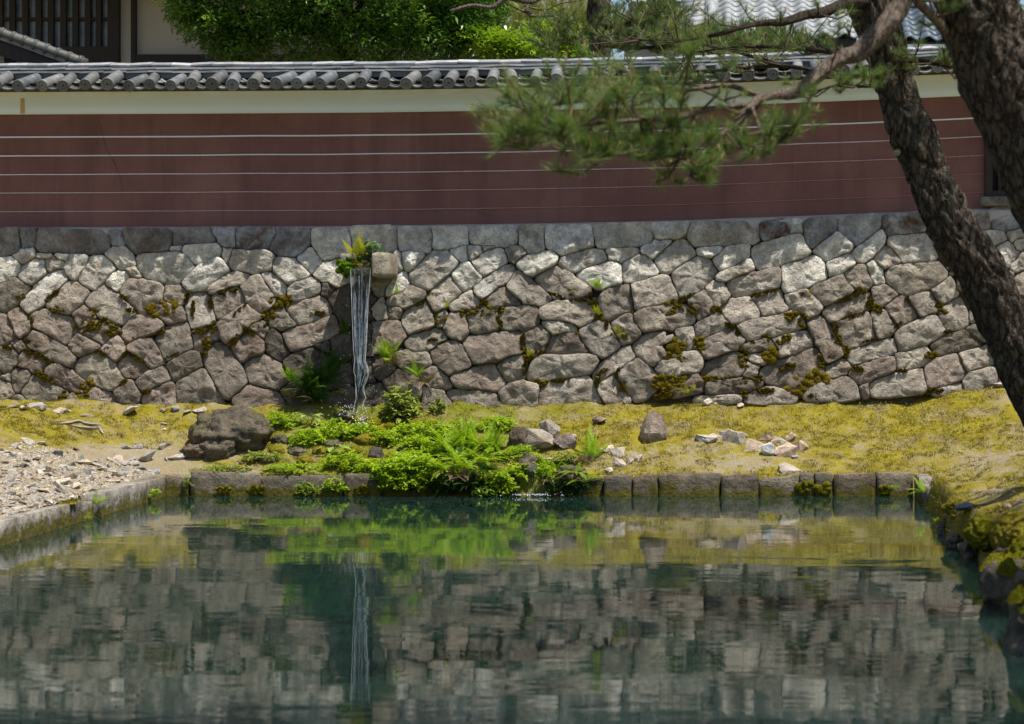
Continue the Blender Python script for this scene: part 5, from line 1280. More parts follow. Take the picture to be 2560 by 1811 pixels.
for q, (px, py, L, n, key, up, lb) in enumerate([(1085, 1128, .34, 22, 'g', .4, 'bright fern at the left end of the central fern bank'), (1130, 1130, .40, 26, 'g', .6, 'tall bright fern in the middle of the central fern bank'), (1180, 1126, .40, 26, 'g', .6, 'feathery fern right of the middle of the fern bank'), (1228, 1124, .38, 22, 'g', .6, 'tall fern at the right end of the fern bank'), (1150, 1160, .36, 22, 'g', .3, 'arching fern hanging over the front of the fern bank'), (1205, 1158, .34, 20, 'g', .3, 'drooping green fern in front, left of the trickle'), (1258, 1140, .26, 14, 'g', .4, 'small pale fern beside the dark grassy rock'), (1480, 1146, .42, 9, 'g', .9, 'lone upright fern standing against the golden moss'), (1385, 1180, .26, 10, 'g', .5, 'slender fern right of the trickle'), (1460, 1206, .26, 12, 'g', .4, 'fern at the left end of the right kerb hanging to the water')]):
    fern(g(px, py) if py < 1195 else P(px, py, 22.9), L*1.15, int(n*1.3), key, lb, up)
fern(P(1128, 1192, 22.86), .30, 16, 'b', 'dry brown fronds drooping under the central fern bank', .2, 3.14)
fern(P(1170, 1198, 22.84), .28, 16, 'b', 'withered fronds hanging over the water below the ferns', .2, 3.14)
fern(g(1448, 1160), .30, 20, 'b', 'tangle of dry brown fern beneath the lone upright fern', .3)
fern(P(1425, 1205, 22.86), .26, 14, 'b', 'dry fern hanging from the bank right of the trickle', .2, 3.14)

for q, (px, py, w, h, sz, lb) in enumerate([(655, 1150, .22, .06, .035, 'sparse low herbs on the flat ground in front of the dark boulder'), (735, 1180, .3, .06, .035, 'strip of low herbs along the kerb right of the dark boulder'), (560, 1178, .3, .05, .03, 'thin herbs along the kerb below the dark boulder'), (770, 1110, .2, .1, .045, 'leafy herbs among the mossy rocks left of the cascade channel'), (905, 1085, .2, .09, .04, 'low herbs on the moss right below the waterfall'), (960, 1100, .2, .1, .045, 'bright herbs beside the cascade channel'), (1030, 1085, .22, .13, .05, 'bright herbs left of the central ferns'), (1045, 1125, .2, .14, .055, 'tall bright herbs between the overhanging clump and the ferns'), (930, 1185, .16, .10, .045, 'herb tuft on the kerb left of the overhanging clump'), (1150, 1080, .26, .10, .045, 'grassy herbs behind the central ferns'), (1240, 1075, .22, .10, .045, 'sunlit herbs behind the right end of the fern bank'), (1345, 1178, .12, .1, .04, 'herbs around the lip of the trickle'), (1410, 1170, .16, .1, .04, 'brownish herbs above the bank right of the trickle')]):
    clump('herb_clump', lb, 'herbs', g(px, py), w, w*.7, h, 60, 9, sz, M['herb_yellow'] if q in (0, 2, 12) else M['herb'])
clump('leafy_bush', 'lime green leafy mound left beside the large overhanging clump', 'shrub', P(972, 1200, 22.9), .22, .16, .26, 100, 9, .06, M['herb'], lean=(0, -.08, 0))
clump('leafy_bush', 'lime green leafy mound between the overhanging clump and the ferns', 'shrub', P(1062, 1195, 22.9), .2, .16, .28, 100, 9, .06, M['herb'], lean=(0, -.08, 0))
clump('leafy_bush', 'lime herbs heaped behind the large overhanging clump', 'shrub', g(1020, 1165), .26, .2, .2, 100, 9, .055, M['herb'])
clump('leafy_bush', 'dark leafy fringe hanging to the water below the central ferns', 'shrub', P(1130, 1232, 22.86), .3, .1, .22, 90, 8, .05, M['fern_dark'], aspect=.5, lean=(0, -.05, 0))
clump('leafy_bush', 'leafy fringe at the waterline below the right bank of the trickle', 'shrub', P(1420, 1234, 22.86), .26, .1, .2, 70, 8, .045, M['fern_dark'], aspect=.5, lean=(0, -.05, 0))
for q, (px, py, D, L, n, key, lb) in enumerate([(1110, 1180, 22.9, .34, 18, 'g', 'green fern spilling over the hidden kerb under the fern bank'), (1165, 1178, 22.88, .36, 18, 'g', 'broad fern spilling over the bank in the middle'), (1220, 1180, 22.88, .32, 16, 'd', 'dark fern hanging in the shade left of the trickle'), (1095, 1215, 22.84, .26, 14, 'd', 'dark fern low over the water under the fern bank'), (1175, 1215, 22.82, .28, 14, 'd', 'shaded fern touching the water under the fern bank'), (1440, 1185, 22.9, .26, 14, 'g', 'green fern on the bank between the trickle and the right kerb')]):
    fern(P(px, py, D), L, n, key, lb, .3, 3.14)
clump('leafy_bush', 'low leafy cover on the bank right under the central ferns', 'shrub', P(1120, 1205, 22.9), .3, .12, .14, 70, 8, .05, M['herb'], lean=(0, -.06, 0))
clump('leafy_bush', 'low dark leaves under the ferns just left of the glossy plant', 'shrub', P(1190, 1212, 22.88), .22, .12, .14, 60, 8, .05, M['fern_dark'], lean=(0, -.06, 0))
# on the wall
def wf(px, py, L, n, key, lb, up=.7, out=.06): fern(PW(px, py, out), L*1.5, int(n*1.3), key, lb, up, 3.14)
wf(968, 905, .28, 9, 'g', 'pale fern rooted in the wall right of the waterfall'); wf(985, 915, .24, 6, 'b', 'dry fronds hanging from the wall right of the waterfall', .3)
wf(1045, 945, .22, 8, 'g', 'small fern on the wall above the leafy bush'); wf(1062, 960, .20, 8, 'b', 'withered fern on the wall above the leafy bush', .3)
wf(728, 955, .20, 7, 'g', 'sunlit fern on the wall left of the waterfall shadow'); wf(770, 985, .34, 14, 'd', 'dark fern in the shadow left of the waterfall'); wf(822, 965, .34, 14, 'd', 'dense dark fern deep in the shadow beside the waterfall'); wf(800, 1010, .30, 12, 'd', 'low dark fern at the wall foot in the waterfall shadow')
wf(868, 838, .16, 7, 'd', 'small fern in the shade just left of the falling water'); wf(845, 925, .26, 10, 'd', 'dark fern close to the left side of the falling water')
wf(995, 735, .10, 7, 'g', 'tiny fern in a joint right of the spout'); wf(1118, 772, .09, 6, 'g', 'tiny fern in a joint among pale stones'); wf(1493, 722, .15, 9, 'g', 'small fern beside the moss tuft in the middle of the wall'); wf(1497, 790, .14, 6, 'y', 'yellowish fern hanging in a mossy joint mid wall'); wf(1548, 840, .13, 6, 'y', 'golden fern tuft in a mossy joint mid wall'); wf(1322, 895, .12, 5, 'y', 'yellow grass tuft in the joint above a long stone'); wf(1722, 985, .16, 6, 'y', 'yellow grass tuft at the wall foot'); wf(740, 1000, .22, 8, 'b', 'dry grass tuft at the wall foot left of the waterfall', .2)
clump('leafy_sprig', 'little yellow green sprig at the wall foot beside dark water rocks', 'plant', PW(850, 985, .08), .06, .05, .10, 10, 6, .035, M['herb'])
# on the spout
fern(P(895, 656, 24.36), .50, 9, 'y', 'golden fern on top of the stone spout', .95)
clump('leafy_plant', 'grey green leafy plant on top of the stone spout', 'plant', P(928, 652, 24.32), .17, .12, .27, 55, 8, .055, M['herb_blue'], aspect=.6)
# kerb
fern(Vector((-6.24, 20.18, .14)), .24, 9, 'g', 'bright fern growing from a gap in the left kerb', .8, -1.57)
fern(Vector((-6.22, 19.75, .03)), .14, 6, 'g', 'small fern at the waterline of the left kerb', .3, -1.57)
clump('leafy_sprig', 'sprig on a mossy knob at the corner of the kerb', 'plant', P(383, 1240, 22.1), .06, .06, .09, 10, 6, .05, M['herb'])
clump('leafy_sprig', 'climbing sprig in the kerb gap near the left corner', 'plant', P(468, 1222, 22.8), .06, .05, .22, 16, 6, .035, M['herb'])
fern(P(2240, 1222, 22.8), .15, 7, 'g', 'small fern on the last block at the right end of the kerb', .4, 3.14)
fern(Vector((2.24, 21.2, .17)), .26, 7, 'g', 'pale fern hanging over the water at the right kerb corner', .3, 1.2)
clump('leafy_sprig', 'thin straw coloured sprig over the water at the right bank', 'plant', Vector((2.16, 18.8, .06)), .1, .1, .12, 9, 6, .05, M['fern_yellow'], aspect=.2)
# moss mounds and wet rocks under the fall
mk_m = [(893, 1052, 34, 22, 'moss_green', 'dark sided'), (930, 1050, 48, 26, 'moss_green', 'broad bright'), (975, 1056, 36, 30, 'moss_green', 'rounded golden'), (858, 1058, 26, 16, 'moss', 'small left'), (940, 1070, 60, 18, 'moss_green', 'low spreading'), (915, 1095, 60, 26, 'moss', 'brown gold'), (990, 1085, 50, 22, 'moss_green', 'flat green'), (1040, 1050, 44, 26, 'moss', 'rusty'), (1075, 1052, 40, 18, 'moss', 'rightmost rusty'), (690, 1125, 40, 22, 'moss', 'leftmost olive'), (760, 1150, 40, 26, 'moss', 'brownish'), (880, 1120, 44, 22, 'moss_green', 'central green'), (920, 1155, 46, 26, 'moss_green', 'lower green'), (800, 1125, 40, 24, 'moss', 'left brown'), (985, 1130, 40, 22, 'moss', 'right brown'), (1270, 1136, 40, 16, 'moss', 'fernside gold'), (1398, 1205, 26, 26, 'moss', 'waterline gold')]
for q, (px, py, w, h, m_, lb) in enumerate(mk_m):
    p = g(px, py+h*.3) if py < 1200 else P(px, py, 22.92); o = link('moss_mound', boulder(20+q*1.3, w/2*K, w/2.2*K, h/2*1.3*K, .18, 4, 1.6), M[m_], None, False); o.location = p+Vector((0, .03, h*.12*K)); tag(o, f'{lb} moss mound among the rocks below the waterfall', 'moss')
for q, (px, py, w, h, lb) in enumerate([(905, 1040, 60, 30, 'wet dark rock struck by the falling water'), (860, 1040, 50, 26, 'wet black rock left under the falling water'), (830, 1108, 50, 26, 'mossy wet rock under the herbs left of the cascade'), (700, 1100, 46, 30, 'small wet rock beside the dark boulder'), (940, 1125, 40, 40, 'dark wet rock in the channel of the cascade'), (955, 1165, 44, 40, 'lower dark wet rock in the channel above the kerb'), (1010, 1118, 40, 28, 'wet rock right of the cascade channel'), (1325, 1160, 70, 60, 'dark dripping rock under the trickle'), (1430, 1195, 80, 40, 'dark rooty bank rock right of the trickle'), (745, 1115, 50, 26, 'brown rock below the broad pale leaves'), (670, 1150, 40, 20, 'flat mossy rock in front of the boulder'), (1020, 1045, 36, 20, 'black rock behind the rusty moss')]):
    p = g(px, py+h*.25); o = link('wet_rock', boulder(50+q*2.1, w/2*K, w/2*K, h/2*1.2*K, .3, 4, 1.5), M['wet'], None, False, (.2, .2, .2, 0)); o.location = p+Vector((0, .02, 0)); tag(o, lb, 'rock')
# loose ground cover: sparse seedlings and grass
pts = []
for _ in range(520):
    px, py = (random.uniform(0, 640), random.uniform(1040, 1180)) if random.random() < .45 else (random.uniform(640, 950), random.uniform(1090, 1185))
    if inside(pile, px, py) and random.random() < .9: continue
    pts.append(G(px, py))
V, Q = leaf_cloud(pts, 5, .022, .012, .8, .3)
o = kind(link('ground_cover', mesh_np(V, Q), M['herb']), 'stuff'); tag(o, 'tiny green seedlings and grass sprinkled over the left bank', 'ground cover')
# fallen petals and leaf scraps on the water
V, Fc = [], []
for _ in range(320):
    D = 22.7 - abs(random.gauss(0, 2.6)); x = random.uniform(-6.1, 2.0); a = random.uniform(0, 3.14); s = random.uniform(.003, .011); c, d = math.cos(a)*s, math.sin(a)*s; b = len(V)
    V += [(x-c, D-d, .004), (x+d*.5, D-c*.5, .004), (x+c, D+d, .005), (x-d*.5, D+c*.5, .004)]; Fc.append((b, b+1, b+2, b+3))
t = NT('petal'); M['petal'] = t.done((.42, .2, .08), .7, None, .2)
o = kind(mk('floating_scraps', V, Fc, M['petal'], None, False), 'stuff'); tag(o, 'tiny orange leaf scraps floating on the pond', 'leaf scraps')
# ------------------------------------------------------------------ pines and trees
def needle_tufts(tips, dirs, n, length, width, back=0.6):
    """tufts of needles along the last stretch of each shoot: thin triangles"""
    m = len(tips)*n; T_ = np.repeat(np.asarray([tuple(t) for t in tips]), n, 0); Dn = np.repeat(np.asarray([tuple(d) for d in dirs]), n, 0)
    r = RNG.normal(0, 1, (m, 3)); r -= (r*Dn).sum(1)[:, None]*Dn; r /= np.linalg.norm(r, axis=1)[:, None]+1e-9
    s = RNG.random(m); base = T_ - Dn*(s*length*back)[:, None]
    sp = RNG.uniform(.25, 1.25, m)*(0.45+0.8*s); d = Dn + r*sp[:, None]; d /= np.linalg.norm(d, axis=1)[:, None]; d[:, 2] += .10
    l = length*RNG.uniform(.65, 1.1, m); tip = base+d*l[:, None]
    q = np.cross(d, RNG.normal(0, 1, (m, 3))); q /= np.linalg.norm(q, axis=1)[:, None]+1e-9; q *= width/2
    V = np.concatenate([base-q, base+q, tip], 0); i = np.arange(m); return V, np.stack([i, i+m, i+2*m], 1)
def candles(tips, dirs, L, r):
    V, Fc = [], []
    for t_, d in zip(tips, dirs):
        t_ = Vector(t_); d = (Vector(d)*.4+Vector((0, 0, 1))).normalized(); a = d.orthogonal().normalized(); b = d.cross(a); k = len(V); l = L*random.uniform(.5, 1.3)
        for z, w in ((0, .6), (.4, 1), (1, .3)):
            for e in range(4): V.append(t_+d*l*z+(a*math.cos(e*1.571)+b*math.sin(e*1.571))*r*w)
        for z in range(2):
            for e in range(4): Fc.append((k+z*4+e, k+z*4+(e+1) % 4, k+(z+1)*4+(e+1) % 4, k+(z+1)*4+e))
    return V, Fc
def bough(parent, path, rads, n_side, side_len, tufts, nl, nw, nn, mats, seed, flat=.45, cand=.3, twig_r=.006, lift=.25):
    """a limb, its side twigs and their needles; path = world points"""
    rs = random.Random(seed); tp, tr_ = smooth_path(path, rads, 8)
    V, Fc = tube(tp, tr_, 10, .35, seed, 0.0); mk('limb', V, Fc, mats[0], parent)
    TV, TF = [], []; tips, dirs = [], []
    for i in range(n_side):
        u = rs.uniform(.25, 1.0); b = Vector(tp[min(int(u*(len(tp)-1)), len(tp)-1)]); ax = (Vector(tp[-1])-Vector(tp[0])).normalized()
        d = Vector((rs.gauss(0, 1), rs.gauss(0, 1), rs.gauss(.1, flat))).normalized(); d = (d+ax*.5).normalized(); L = side_len*rs.uniform(.4, 1.1)
        m1 = b+d*L*.5+Vector((0, 0, -.04*L)); e = b+d*L+Vector((0, 0, lift*L)); tv_, tf_ = tube([b, m1, e], [twig_r*1.6, twig_r*1.2, twig_r*.7], 5, .3, i); k = len(TV); TV += tv_; TF += [tuple(k+j for j in f) for f in tf_]
        for q in range(tufts):
            w = rs.uniform(.35, 1); p = (b+(m1-b)*w*2) if w < .5 else m1+(e-m1)*(w-.5)*2
            dd = (d*.6+Vector((rs.gauss(0, .7), rs.gauss(0, .7), rs.gauss(.55, .35)))).normalized(); st = rs.uniform(.04, .16)*side_len*1.4
            t_ = p+dd*st; tv_, tf_ = tube([p, t_], [twig_r*.6, twig_r*.4], 4); k = len(TV); TV += tv_; TF += [tuple(k+j for j in f) for f in tf_]
            tips.append(t_); dirs.append(dd)
    kind(mk('twigs', TV, TF, M['twig'], parent), 'stuff')
    V, T_ = needle_tufts(tips, dirs, nn, nl, nw); kind(link('needles', mesh_np(V, T_), mats[1], parent), 'stuff')
    if cand:
        sel = [i for i in range(len(tips)) if rs.random() < cand]; V, Fc = candles([tips[i] for i in sel], [dirs[i] for i in sel], nl*.45, nw*2.2); kind(mk('candles', V, Fc, M['candle'], parent, False), 'stuff')
def bark_tube(pts, rad, seg, seed, depth):
    """a trunk with plates of bark standing between fissures"""
    pts = [Vector(p) for p in pts]; V, Fc = [], []; up = Vector((0, 1, 0)); s = 0.0
    for i, p in enumerate(pts):
        t_ = (pts[min(i+1, len(pts)-1)]-pts[max(i-1, 0)]).normalized(); a = t_.cross(up).normalized(); b = t_.cross(a)
        if i: s += (p-pts[i-1]).length
        for k in range(seg):
            an = 2*math.pi*k/seg; d = a*math.cos(an)+b*math.sin(an); q = Vector((math.cos(an)*rad[i]*10+seed, math.sin(an)*rad[i]*10, s*3.4)); q += Vector((1, 1, 1))*.7*noise.noise(q*.8)
            f = noise.voronoi(q)[0]; e = min(1, (f[1]-f[0])/.38); r = rad[i]*(1+.13*fbm(p+d*.3+Vector((seed,)*3), 2.4)) + depth*(e**.6-.75) + .22*depth*noise.noise(q*4.3)
            V.append(p+d*r)
    n = len(pts)
    for i in range(n-1):
        for k in range(seg): Fc.append((i*seg+k, i*seg+(k+1) % seg, (i+1)*seg+(k+1) % seg, (i+1)*seg+k))
    return V, Fc
MATN = (M['bark_fine'], M['needle'])
# leaning pine at the right
DL = 17.0
ctr = [(2178, 0, 128), (2150, -120, 118), (2120, -300, 104), (2095, -520, 84)]
trunk = [(2690, 1225, 175), (2635, 1080, 150), (2572, 940, 142), (2494, 761, 140), (2440, 658, 135), (2390, 583, 132), (2343, 492, 124), (2309, 414, 116), (2284, 340, 130), (2256, 276, 110), (2228, 170, 112), (2200, 80, 120), (2178, 0, 124), (2150, -120, 112), (2120, -300, 96), (2095, -520, 70)]
lp = thing('pine_tree', 'leaning pine whose furrowed trunk crosses the right side of the wall', 'tree', P(2690, 1225, DL))
tp, tr_ = smooth_path([P(a, b, DL) for a, b, w in trunk], [w/2*.91*DL/F_PX for a, b, w in trunk], 26)
V, Fc = bark_tube(tp, tr_, 76, 3.3, .034); mk('trunk', V, Fc, M['bark'], lp)
kp = P(2246, 380, DL-.145); V, Fc = tube([kp+Vector((0, .12, 0)), kp+Vector((-.005, .012, 0))], [.032, .026], 10); mk('branch_stub', V, Fc, M['drift'], lp)
bough(lp, [P(2190, 10, DL), P(2113, 10, 16.6), P(2060, 32, 16.2), P(2015, 39, 16.0), P(1960, 55, 15.8), P(1890, 60, 15.6), P(1800, 85, 15.5), P(1690, 105, 15.5)], [.055, .045, .042, .036, .03, .024, .016, .008], 10, .4, 6, .085, .0022, 30, (M['bark_dark'], M['needle']), 31, .35, .35)
bough(lp, [P(2215, 120, DL), P(2150, 130, 17.2), P(2060, 128, 17.6), P(1960, 118, 18), P(1850, 118, 18.4), P(1740, 130, 18.6)], [.04, .032, .026, .02, .014, .008], 26, .45, 7, .085, .0022, 32, (M['bark_dark'], M['needle']), 37, .3, .35)
bough(lp, [P(2225, 150, DL), P(2215, 200, 16.4), P(2170, 215, 16.0), P(2110, 210, 15.7), P(2050, 225, 15.5)], [.03, .024, .018, .012, .006], 16, .36, 7, .085, .0022, 32, (M['bark_dark'], M['needle']), 41, .35, .2)
bough(lp, [P(2235, 170, DL), P(2290, 150, 16.7), P(2340, 160, 16.6), P(2400, 170, 16.5)], [.03, .024, .016, .008], 20, .36, 7, .085, .0022, 32, (M['bark_dark'], M['needle']), 43, .35, .2)
# big pine in front of it, only part of its trunk in view
DB = 13.0
bp = thing('pine_tree', 'massive dark pine trunk filling the upper right corner', 'tree', P(3060, 1310, DB))
tk = [(3060, 1315, 330), (2960, 1080, 290), (2840, 820, 262), (2745, 640, 250), (2685, 551, 246), (2630, 440, 242), (2578, 335, 240), (2518, 200, 230), (2470, 90, 218), (2437, 0, 212), (2400, -130, 200), (2340, -330, 180), (2290, -560, 150), (2270, -820, 110)]
tp, tr_ = smooth_path([P(a, b, DB) for a, b, w in tk], [w/2*.97*DB/F_PX for a, b, w in tk], 26)
V, Fc = bark_tube(tp, tr_, 84, 7.7, .036); mk('trunk', V, Fc, M['bark'], bp)
DN = 12.2
bough(bp, [P(2420, -60, 13), P(2340, -120, 12.7), P(2280, -60, 12.4), P(2251, 24, 12.2), P(2184, 95, 12.1), P(2140, 135, 12.05), P(2093, 150, 12.0), P(2034, 197, 11.9), P(1985, 232, 11.8), P(1930, 240, 11.7), P(1896, 250, 11.6), P(1870, 275, 11.5)], [.07, .06, .055, .056, .058, .05, .052, .043, .036, .028, .026, .016], 3, .3, 5, .085, .002, 30, (M['bark_fine'], M['needle']), 51, .3, .2)
bough(bp, [P(1900, 248, 11.65), P(1850, 300, 11.5), P(1800, 340, 11.4), P(1740, 395, 11.3), P(1690, 385, 11.2), P(1620, 375, 11.0), P(1540, 388, 10.9), P(1480, 395, 10.8)], [.024, .022, .02, .02, .016, .012, .009, .005], 38, .37, 8, .105, .0026, 28, MATN, 53, .45, .35)
bough(bp, [P(1880, 262, 11.6), P(1800, 270, 11.4), P(1700, 290, 11.2), P(1600, 300, 11.0), P(1480, 310, 10.8), P(1390, 322, 10.6), P(1310, 332, 10.5)], [.018, .016, .014, .012, .01, .007, .004], 40, .37, 8, .105, .0026, 28, MATN, 57, .45, .35)
bough(bp, [P(1900, 240, 11.7), P(1820, 215, 11.8), P(1720, 225, 11.8), P(1600, 235, 11.6), P(1480, 250, 11.4), P(1390, 262, 11.2), P(1310, 270, 11.1)], [.016, .014, .012, .01, .008, .006, .004], 32, .37, 7, .105, .0026, 28, MATN, 59, .4, .3)
bough(bp, [P(1880, 268, 11.5), P(1900, 320, 11.4), P(1930, 350, 11.35), P(1960, 345, 11.3)], [.012, .01, .008, .004], 16, .30, 7, .09, .0023, 34, MATN, 61, .4, .3)
bough(bp, [P(1740, 395, 11.3), P(1730, 440, 11.3), P(1755, 450, 11.3), P(1790, 430, 11.3)], [.012, .01, .007, .004], 7, .2, 6, .09, .0023, 28, MATN, 67, .4, .1)
bough(bp, [P(2390, 110, DB), P(2361, 75, 12.85), P(2330, 40, 12.7), P(2290, 0, 12.5), P(2270, -60, 12.4)], [.04, .036, .032, .028, .02], 6, .35, 6, .085, .002, 30, (M['bark_fine'], M['needle']), 71, .4, .2)
# crowns above the frame: they dapple the trunks and the right bank
rs = random.Random(77)
def crown(parent, blobs, tuft_n, nn, nl, nw, mat, root=None):
    tips, dirs = [], []; TV, TF = [], []
    for c, r in blobs:
        c = Vector(c)
        for _ in range(tuft_n):
            v = Vector((rs.gauss(0, 1), rs.gauss(0, 1), rs.gauss(0, .5))).normalized()*rs.random()**.4; tips.append(c+Vector((v.x*r, v.y*r, v.z*r*.35))); dirs.append(Vector((v.x*.5+rs.gauss(0, .3), v.y*.5+rs.gauss(0, .3), .8)).normalized())
        tv_, tf_ = tube([Vector(root) if root else c+Vector((.5, 0, -.3)), c], [.05 if root else .03, .012], 5); k = len(TV); TV += tv_; TF += [tuple(k+j for j in f) for f in tf_]
    V, T_ = needle_tufts(tips, dirs, nn, nl, nw); kind(link('needles', mesh_np(V, T_), mat, parent), 'stuff'); kind(mk('limbs', TV, TF, M['bark_dark'], parent), 'stuff')
crown(bp, [((2.3, 12.6, 5.0), .7), ((3.0, 13.5, 5.3), .8), ((1.6, 13.2, 5.2), .6), ((2.6, 14.2, 5.4), .7), ((3.6, 12.6, 5.2), .8), ((2.2, 11.6, 5.3), .7), ((3.3, 14.6, 5.0), .7), ((4.0, 14.6, 5.3), .8), ((4.7, 15.6, 5.5), .8), ((4.4, 13.2, 5.6), .9), ((3.9, 16.4, 5.2), .5), ((3.8, 15.2, 5.0), .5), ((4.5, 17.6, 5.4), .45)], 230, 26, .10, .004, M['needle'])
crown(bp, [((x_, y_, z_), .9) for x_, y_, z_ in ((2.6, 9.4, 6.0), (1.2, 8.6, 6.1), (0.0, 8.0, 6.0), (-1.2, 8.4, 6.2), (-2.6, 8.2, 6.1), (2.9, 10.4, 6.2), (-1.0, 7.6, 6.3), (3.4, 8.4, 6.2), (2.2, 7.6, 6.2), (-3.2, 8.6, 6.1), (-3.4, 9.8, 6.2), (-4.2, 9.0, 6.1), (-5.0, 9.6, 6.2), (.2, 8.0, 6.4))], 230, 18, .14, .013, M['needle'], (1.45, 13.0, 6.0))  # unseen boughs added over the pond to shade the near water
crown(lp, [((1.9, 16.6, 5.9), .7), ((2.6, 17.2, 6.2), .8), ((1.3, 17.4, 6.0), .6), ((2.9, 16.2, 5.8), .7), ((3.4, 17.6, 5.6), .7), ((2.2, 16.0, 5.6), .7), ((3.9, 16.6, 5.7), .8)], 230, 26, .10, .004, M['needle'])

# pine standing behind the wall, in the middle
mp = thing('pine_tree', 'pine behind the wall with bare curving branches and spreading needles', 'tree', P(1500, 831, 27.4) - Vector((0, 0, .8)))
b0 = mp.location.copy()
tp, tr_ = smooth_path([b0, P(1500, 300, 27.4), P(1497, 60, 27.4), P(1496, -60, 27.4), P(1470, -260, 27.4)], [.2, .18, .16, .15, .12], 8); V, Fc = tube(tp, tr_, 18, .2, 4.4, .015); mk('trunk', V, Fc, M['bark'], mp)
for q, (pth, rd) in enumerate([([(1496, -40), (1400, -30), (1330, 5), (1270, -5), (1230, 18), (1180, 14), (1125, 28)], .05), ([(1330, -20), (1318, 22), (1330, 40), (1380, 40), (1410, 55), (1450, 45)], .028), ([(1330, 36), (1300, 26), (1270, 10)], .02), ([(1386, 50), (1388, 70), (1370, 90), (1360, 84)], .014), ([(1310, 14), (1360, 26), (1400, 10), (1460, 0)], .014)]):
    pts_ = [P(a, b, 27.0-.1*i) for i, (a, b) in enumerate(pth)]; tp, tr_ = smooth_path(pts_, [rd*(1-.75*i/len(pts_)) for i in range(len(pts_))], 6); V, Fc = tube(tp, tr_, 8, .3, q); mk('limb', V, Fc, M['bark_fine'], mp)
for q, pth in enumerate([[(1500, 60), (1560, 75), (1640, 80), (1720, 90)], [(1500, 90), (1440, 95), (1400, 105)], [(1500, 110), (1580, 120), (1680, 118), (1780, 120)], [(1505, 80), (1600, 50), (1660, 40)]]):
    bough(mp, [P(a, b, 27.0-.25*i) for i, (a, b) in enumerate(pth)], [.04, .03, .02, .01][:len(pth)], 34, .62, 8, .11, .0045, 30, (M['bark_dark'], M['needle_far']), 80+q, .3, .3)
# foliage that hangs over the coping, from the leaning pine's far boughs
bough(lp, [P(2228, 160, DL), P(2120, 190, 18.5), P(1960, 165, 19.5), P(1820, 175, 20.0), P(1660, 180, 20.2), P(1520, 180, 20.4)], [.03, .026, .022, .018, .012, .006], 34, .55, 6, .09, .0028, 26, (M['bark_dark'], M['needle']), 91, .35, .3)
bough(lp, [P(1960, 165, 19.5), P(1800, 120, 20.2), P(1640, 100, 20.6), P(1500, 110, 20.8)], [.022, .018, .012, .006], 20, .5, 6, .09, .0028, 26, (M['bark_dark'], M['needle']), 97, .35, .3)

# broad-leaved evergreen behind the wall
et = thing('evergreen_tree', 'dense glossy broadleaf evergreen tree rising behind the coping at left of centre', 'tree', P(880, 831, 28.6) - Vector((0, 0, .85)))
e0 = et.location.copy(); tp, tr_ = smooth_path([e0, P(880, 300, 28.6), P(860, 120, 28.6), P(870, -100, 28.6)], [.16, .15, .13, .09], 6); V, Fc = tube(tp, tr_, 14, .2, 2.2); mk('trunk', V, Fc, M['bark_dark'], et)
lobes = []
for px, py, rx, rz, ry in [(470, 25, 60, 42, .5), (540, 70, 90, 50, .7), (600, 120, 80, 36, .6), (660, 30, 120, 70, .9), (760, 90, 110, 60, .8), (860, 20, 130, 80, 1.0), (930, 110, 120, 60, .8), (1020, 60, 120, 60, .8), (1090, 110, 90, 50, .7), (1140, 70, 70, 40, .6), (1210, 110, 70, 42, .6), (1270, 125, 70, 40, .55), (1320, 130, 50, 34, .5), (720, -90, 200, 90, 1.1), (960, -90, 220, 90, 1.1), (520, -60, 110, 60, .8), (1150, -10, 80, 50, .6)]:
    lobes.append((P(px, py, 28.3), rx*28.3/F_PX, ry, rz*28.3/F_PX, px))
for q, (c, rx, ry, rz, px) in enumerate(lobes):
    pts_ = [P(872, 60, 28.6), (P(872, 60, 28.6)+c)/2+Vector((0, .1, .05)), c]; V, Fc = tube(pts_, [.05, .035, .012], 6, .3, q); mk('limb', V, Fc, M['bark_dark'], et)
    n = int(260*rx/.5); cs = []
    for _ in range(n):
        v = Vector((rs.gauss(0, 1), rs.gauss(0, 1), rs.gauss(0, 1))).normalized()*rs.random()**.3; cs.append(c+Vector((v.x*rx*1.05, v.y*ry, v.z*rz*1.1)))
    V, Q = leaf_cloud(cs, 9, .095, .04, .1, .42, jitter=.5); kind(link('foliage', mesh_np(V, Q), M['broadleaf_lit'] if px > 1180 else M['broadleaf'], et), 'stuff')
# pale young pines and far greenery
def shrub(name, label, px, py, D, rx, rz, n, mat, ry=.8, needle=True):
    c = P(px, py, D); b = Vector((c.x, c.y, 1.0)); t_ = thing(name, label, 'tree', b); V, Fc = tube([b, c], [.08, .03], 8); mk('trunk', V, Fc, M['bark_dark'], t_); tips, dirs = [], []
    for _ in range(n):
        v = Vector((rs.gauss(0, 1), rs.gauss(0, 1), rs.gauss(0, 1))).normalized()*rs.random()**.35; tips.append(c+Vector((v.x*rx, v.y*ry, v.z*rz))); dirs.append(Vector((rs.gauss(0, .4), rs.gauss(0, .4), 1)).normalized())
    if needle:
        V, T_ = needle_tufts(tips, dirs, 22, .16, .010); link('crown', mesh_np(V, T_), mat, t_); V, Fc = candles([q for q in tips if rs.random() < .2], dirs, .08, .012); kind(mk('candles', V, Fc, M['candle'], t_, False), 'stuff')
    else:
        V, Q = leaf_cloud(tips, 8, .15, .10, .2, .5, jitter=.6); link('crown', mesh_np(V, Q), mat, t_)
shrub('young_pine', 'pale yellow green young pine far behind the bare branches', 1270, 60, 34, .9, .5, 420, M['needle_pale'])
shrub('young_pine', 'pale green young pine beside the middle pine trunk', 1400, 50, 35, .8, .45, 380, M['needle_pale'])
shrub('young_pine', 'dim green pine crown under the far small roof', 1640, 70, 33, 1.1, .45, 460, M['needle_far'])
